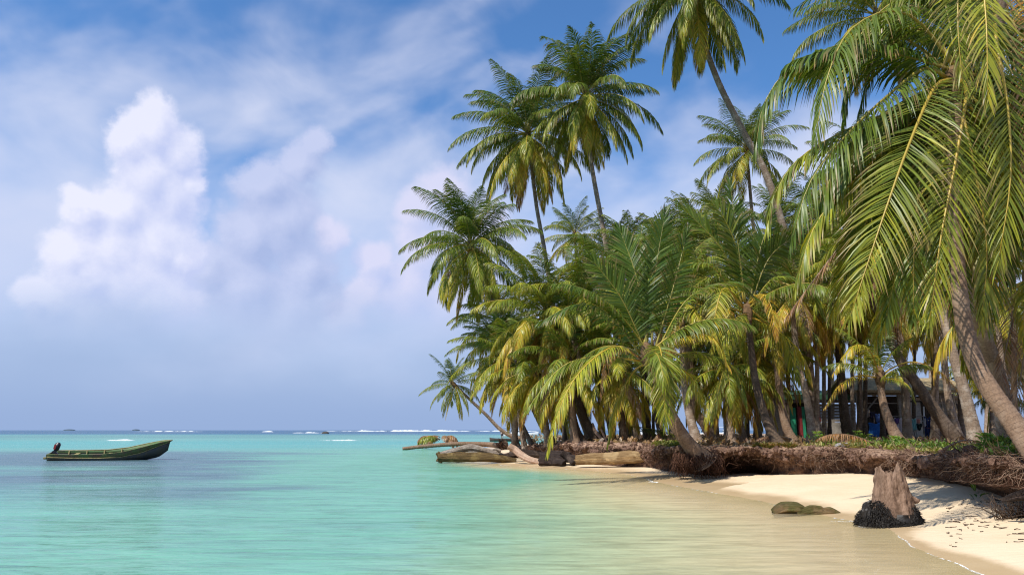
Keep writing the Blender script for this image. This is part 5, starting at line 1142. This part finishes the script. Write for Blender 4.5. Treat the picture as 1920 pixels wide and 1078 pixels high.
def canoe(name, loc, L, bw, h, mat, rz, label, cat='boat', extra=None):
    t = thing(name, loc, label, cat, None, rz); n = 24; s = np.linspace(-1, 1, n); hbm = bw * (1 - np.abs(s) ** 3.2) + .02; z1 = h * (1 + .35 * np.abs(s) ** 4)
    rows = []
    for f, zf in ((.05, -.25), (.7, -.05), (1, 1)):
        rows.append((f, zf))
    P_ = []
    for sd, seq in ((-1, rows[::-1]), (1, rows)):
        for f, zf in seq: P_.append(np.stack([s * L / 2 * (1 - .06 * (1 - f)), sd * hbm * f, np.where(zf == 1, z1, h * zf)], 1))
    o = strip('hull', P_, mat, t, .05)
    P2 = np.stack([s * L / 2 * .97, -hbm * .9, z1 * .55], 1), np.stack([s * L / 2 * .97, hbm * .9, z1 * .55], 1); strip('deck', list(P2), 'plank', t, .02)
    if extra: extra(t)
    return t
canoe('moored_canoe', (W(948, 824, D)[0], D, 0), 4.6, .62, .42, 'hut_dark', R(6), 'dark moored wooden boat seen through the fronds at the point')
skin_person((W(941.5, 820, D)[0], D, .26), 1.56, 'person in a white shirt and dark shorts standing on the dark moored boat')
M['white_hull'] = simple('white_hull', (.72, .72, .72), .4, .1, 3, .4); M['cabin_glass'] = simple('cabin_glass', (.05, .09, .13), .15, .2, 3, .6)
def cruiser(px, D, L, rz, label, mast=False):
    x_ = W(px, 810, D)[0]
    def ex(t):
        bm = nbox((-.05 * L, 0, 1.25), (L * .38, 1.5, .9), bev=.15); bm_obj('cabin', bm, 'white_hull', t)
        bm_obj('window_band', nbox((-.05 * L, 0, 1.38), (L * .384, 1.53, .28), bev=.05), 'cabin_glass', t); bm_obj('canopy', nbox((-.28 * L, 0, 1.95), (L * .30, 1.6, .07), bev=.02), 'blue_cloth', t)
        for sx in (-.40, -.16):
            bm = bmesh.new(); beam(bm, (sx * L, .7, .8), (sx * L, .7, 1.93), .05); beam(bm, (sx * L, -.7, .8), (sx * L, -.7, 1.93), .05); bm_obj('canopy_post', bm, 'white_pipe', t)
        if mast: bm = bmesh.new(); beam(bm, (.1 * L, 0, 1.6), (.1 * L, 0, 8.5), .12); beam(bm, (.1 * L, 0, 2.4), (-.4 * L, 0, 2.3), .1); bm_obj('mast', bm, 'white_pipe', t)
    canoe('white_boat', (x_, D, 0), L, 1.15, .95, 'white_hull', rz, label, extra=ex)
cruiser(1335, 150, 8.5, R(25), 'white cabin boat moored behind the palms right of the leaning young palm')
cruiser(1368, 190, 7, R(-20), 'smaller white boat far behind the brown stems in the middle of the grove', True)
cruiser(975, 175, 9, R(10), 'white sailing boat half hidden by the palms at the point', True)
cruiser(1208, 165, 7, R(5), 'blue topped white boat glimpsed through the middle of the grove')
D = 78; c = W(1278, 806, D); bm = bmesh.new(); bmesh.ops.create_uvsphere(bm, u_segments=20, v_segments=14, radius=.5, matrix=Matrix.Diagonal((.85, .85, 1.1, 1)))
t = thing('float_buoy', (c[0], D, gz(c[0], D) + .5), 'big round red float on the ground between two stems', 'float'); M['red_plastic'] = simple('red_plastic', (.50, .015, .03), .45, .2, 3, .4)
bm_obj('ball', bm, 'red_plastic', t, True); bm = bmesh.new(); bmesh.ops.create_cone(bm, segments=12, radius1=.09, radius2=.07, depth=.2, cap_ends=True, matrix=Matrix.Translation((0, 0, .6))); bm_obj('eyelet', bm, 'red_plastic', t, True)
D = 41; c = W(1236, 826, D); t = thing('bundle', (c[0], D, gz(c[0], D)), 'pink cloth bundle with a white top on the ground beside a dark stem', 'bundle'); M['pink'] = simple('pink_cloth', (.62, .25, .22), .9, .25, 6)
for nm, m_, z_, sc in (('sack', 'pink', .24, (.15, .13, .27)), ('white_top', 'white_hull', .58, (.07, .07, .18))):
    bm = bmesh.new(); bmesh.ops.create_icosphere(bm, subdivisions=3, radius=1)
    for v in bm.verts:
        f_ = 1 + .35 * float(fbm(np.array([[v.co.x * 1.5, v.co.y * 1.5, v.co.z * 1.5 + z_]]), 3)[0]); v.co = Vector((v.co.x * sc[0] * f_, v.co.y * sc[1] * f_, v.co.z * sc[2] * f_ + z_))
    bm_obj(nm, bm, m_, t, True)
def onbank(px, py, D): p = W(px, py, D); return np.array([p[0], p[1], sz(p[0], p[1])])
def husk(px, py, D, r_, label, mat='nut_brown', sq=.75):
    p = onbank(px, py, D); bm = bmesh.new(); bmesh.ops.create_icosphere(bm, subdivisions=3, radius=r_, matrix=Matrix.Diagonal((1.15, .9, sq, 1)))
    for v in bm.verts: v.co *= 1 + .18 * float(fbm(np.array([[v.co.x * 9, v.co.y * 9 + px, v.co.z * 9]]), 3)[0])
    o = bm_obj('coconut', bm, mat, None, True, (p[0], p[1], p[2] + r_ * sq * .8)); tag(o, label, 'coconut')
husk(1818, 836, 17.4, .15, 'brown fallen coconut lying on the edge of the bank near the biggest stem')
husk(1576, 824, 31, .14, 'brown coconut husk by the foot of the thick dark palm')
husk(1568, 822, 31.5, .11, 'smaller paler coconut husk left of the brown one', 'fibre')
for i, (px, py, D, L, rz, age, lb) in enumerate([(1500, 826, 29, 1.6, 2.9, 1.45, 'heap of dry brown fronds at the foot of the slim pale stem'), (1640, 838, 22.6, 2.0, 3.4, 1.35, 'dry curled frond lying over the bank edge above the stump'), (1165, 812, 40, 3.2, -.25, .35, 'fallen green frond lying among the stems in the middle of the grove'), (1770, 834, 18.5, 1.4, .4, 1.4, 'short dry frond lying in the green ground plants')]):
    p = onbank(px, py, D); p[2] += .12 if i != 2 else .9
    t = thing('fallen_frond', p, lb, 'palm frond')
    for q in range(5 if i == 0 else 1): frond(t, arc(p, rz + rng.normal(0, .5 if i == 0 else .02), R(22 if i != 2 else -4), R(45 if i != 2 else 18), L), L * .26, 44, .9, age, seed=700 + i * 9 + q, origin=p, wid=.05)
p = onbank(1872, 770, 22); D = 22
t = thing('broken_frond', W(1862, 768, D), 'pale dead frond bent down behind the biggest stem', 'palm frond')
frond(t, np.array(WP((1858, 770, D), (1880, 762, D), (1905, 772, D - .1), (1930, 800, D - .2))), .75, 46, 1.3, 1.4, seed=761, origin=t.location, wid=.03)
D = 23.6
for i, (px, lb) in enumerate([(1576, 'left grey weathered stone on the bank edge'), (1590, 'right grey weathered stone on the bank edge')]):
    p = onbank(px, 838, D + i * .1); bm = bmesh.new(); bmesh.ops.create_icosphere(bm, subdivisions=3, radius=.14, matrix=Matrix.Diagonal((1.3, .8, .7, 1)))
    for v in bm.verts: v.co *= 1 + .7 * float(fbm(np.array([[v.co.x * 7 + i * 4, v.co.y * 7, v.co.z * 7]]), 3)[0])
    M['grey_stone'] = M.get('grey_stone') or simple('grey_stone', (.30, .28, .26), .9, .6, 7); tag(bm_obj('stone', bm, 'grey_stone', None, True, (p[0], p[1], p[2] + .05)), lb, 'stone')

# ------------------------------------------------------------------ ground plants, litter, twigs
def leaves(name, n, sampler, size, hgt, cols, label, dense=5):
    V, Q, C_, o = [], [], [], 0; g = np.random.default_rng(len(name) + n)
    pts = sampler(n, g); zz = surf_h(pts)
    for (x_, y_), z_ in zip(pts, zz):
        col = cols[g.integers(len(cols))] * g.uniform(.7, 1.25); h0 = g.uniform(*hgt)
        for q in range(dense):
            a = g.uniform(0, 6.28); e = R(g.uniform(5, 75)); l = g.uniform(*size); w = l * g.uniform(.22, .40); d = np.array([math.cos(a) * math.cos(e), math.sin(a) * math.cos(e), math.sin(e)]); sd = np.array([-math.sin(a), math.cos(a), g.uniform(-.3, .3)])
            p = np.array([x_, y_, z_ + h0 * g.uniform(.1, 1)]) + np.array([math.cos(a), math.sin(a), 0]) * .04
            m_ = p + d * l * .5 - np.array([0, 0, l * .02]); t_ = p + d * l - np.array([0, 0, l * .25])
            V += [p, m_ + sd * w * .5, t_, m_ - sd * w * .5]; Q.append([o, o + 1, o + 2, o + 3]); C_ += [col] * 4; o += 4
    ob = link(name, mesh_np(name, np.array(V), None, np.array(Q), dict(tint=np.array(C_)), smooth=False), 'plant'); tag(ob, label, kind='stuff'); return ob
def bank_sampler(x0, x1, d0, d1, front=True, power=1.0):
    ks = [k for k in range(nb) if x0 < bpx[k] < x1 and bl[k, 1] > 8]
    w = np.array([sstep(np.array([fbm(np.array([[bl[k, 0] * .5, bl[k, 1] * .5]]), 2)[0]]), -.28, .1)[0] + .12 for k in ks]); w = w / w.sum()
    def f(n, g):
        kk = g.choice(ks, n, p=w); d = d0 + (d1 - d0) * g.random(n) ** power
        return bl[kk, :2] + bn_[kk] * d[:, None]
    return f
GC = [np.array([.10, .19, .03]), np.array([.14, .23, .035]), np.array([.20, .26, .04]), np.array([.07, .13, .025])]
leaves('ground_plants', 2900, bank_sampler(1530, 2400, .9, 5.5, power=1.5), (.07, .17), (.05, .26), GC, 'bright green low plants growing along the top of the bank')
leaves('ground_plants', 520, bank_sampler(1840, 1990, .0, .9), (.07, .15), (.0, .2), GC, 'green plants spilling over the bank below the biggest stem', 6)
leaves('grass_tuft', 380, bank_sampler(1225, 1262, .02, .8), (.10, .22), (0, .15), [np.array([.13, .16, .03]), np.array([.22, .2, .05])], 'mossy green tuft on the bank left of the leaning young palm', 6)
leaves('grass_tuft', 420, bank_sampler(1415, 1480, .02, .5), (.08, .2), (-.25, .12), [np.array([.13, .13, .03]), np.array([.25, .16, .06])], 'yellowing grass hanging on the bank right of the undercut', 6)
leaves('grass', 1600, bank_sampler(1480, 1990, .5, 6, power=1.2), (.12, .30), (.0, .05), [np.array([.30, .27, .08]), np.array([.20, .24, .05]), np.array([.40, .33, .16])], 'pale dry grass between the low plants on the bank', 4)
def grove_sampler(n, g):
    x = g.uniform(980, 1900, n); D = g.uniform(26, 62, n); p = np.array([W(a, 815, d)[:2] for a, d in zip(x, D)]); return p[sdist(p, bank_poly) > .5]
leaves('leaf_litter', 2600, grove_sampler, (.15, .5), (.0, .04), [np.array([.28, .18, .10]), np.array([.18, .10, .06]), np.array([.40, .30, .20])], 'brown fallen leaves scattered under the palms', 3)
for i, (px, py, D, lb) in enumerate([(1543, 826, 27, 'leafy green bush left of the thick dark palm'), (1618, 822, 28, 'bright green large leaved bush below the white pole'), (1870, 846, 14.6, 'dark green leafy bush at the foot of the biggest stem'), (1690, 834, 24, 'green bush below the long white towel')]):
    p = onbank(px, py, D); o = leaves('leafy_bush', 26, lambda n, g: p[:2] + g.normal(0, .22, (n, 2)), (.16, .30), (.05, .55 if i < 2 else .35), GC, lb, 9); del o['kind']; o['category'] = 'bush'
tw = []
for _ in range(150):
    px, py = rng.uniform(1770, 1935), rng.uniform(940, 1005)
    if py > 985 and rng.random() < .75: continue
    p = G(px, py, .2); p[2] = gz(p[0], p[1]) + .008; a_ = rng.normal(0, 1.0); l_ = rng.uniform(.02, .06) if rng.random() < .6 else rng.uniform(.06, .22) * (1 if rng.random() < .9 else 2.2); d = np.array([math.cos(a_), math.sin(a_), 0]); q = p + d * l_ * .5 + rng.normal(0, .02, 3) * [1, 1, .3]; e_ = p + d * l_; e_[2] = gz(e_[0], e_[1]) + .01
    tw.append((np.array([p, q, e_]), np.array([.006, .006, .003]) * rng.uniform(.6, 1.6)))
for _ in range(60):
    px, py = rng.uniform(1860, 1930), rng.uniform(905, 940); p = W(px, py, 12.6); p[2] = gz(p[0], p[1]); d = nz(np.array([rng.normal(-.5, .6), rng.normal(-.2, .4), rng.uniform(.2, .9)])); l_ = rng.uniform(.2, .6)
    tw.append((np.array([p, p + d * l_ * .5 + rng.normal(0, .03, 3), p + d * l_]), [.008, .006, .003]))
o = many_tubes('twigs', tw, 4, 'twig'); tag(o, 'dark twigs and bits of driftwood strewn on the sand below the root tangle', kind='stuff')

# clods, pale straw and root ends along the lip of the bank
V0 = bmesh.new(); bmesh.ops.create_icosphere(V0, subdivisions=1, radius=1); bv = np.array([v.co[:] for v in V0.verts]); bf = np.array([[v.index for v in f.verts] for f in V0.faces]); V0.free()
Vc, Tc = [], []
ks = [k for k in vis if 985 < bpx[k] < 2450]
for i in range(2600):
    k = random.choice(ks); h_ = rng.uniform(.45, 1.04); idx = int(np.argmin([abs(p_[1] - h_) + (5 if q_ > 10 else 0) for q_, p_ in zip(_pi, prof)])); p = VBm.reshape(nb, npz, 3)[k, idx]
    r_ = rng.uniform(.02, .05) if rng.random() < .8 else rng.uniform(.05, .13)
    Vc.append(bv * (r_ * rng.uniform(.6, 1.2, 3)) * (1 + rng.normal(0, .18, (len(bv), 1))) + p + rng.normal(0, .03, 3)); Tc.append(bf + i * len(bv))
o = link('soil_clods', mesh_np('soil_clods', np.vstack(Vc), np.vstack(Tc), None, smooth=False), 'bank'); tag(o, 'loose clods of dark earth on the eroded bank', kind='stuff')
st_ = []
for i in range(900):
    k = random.choice(ks); d_ = rng.uniform(.0, 1.6); p = np.array([*(bl[k, :2] + bn_[k] * d_), 0]); p[2] = zt[k] + .03 + rng.uniform(0, .06); a_ = rng.uniform(0, 6.28); l_ = rng.uniform(.1, .45); d = np.array([math.cos(a_), math.sin(a_), rng.normal(0, .12)])
    st_.append((np.array([p, p + d * l_ * .5 + rng.normal(0, .03, 3), p + d * l_ + [0, 0, -.03]]), np.array([.007, .006, .003]) * rng.uniform(.6, 1.3)))
o = many_tubes('straw', st_, 3, 'root'); tag(o, 'pale straw and root ends strewn on the top edge of the bank', kind='stuff')
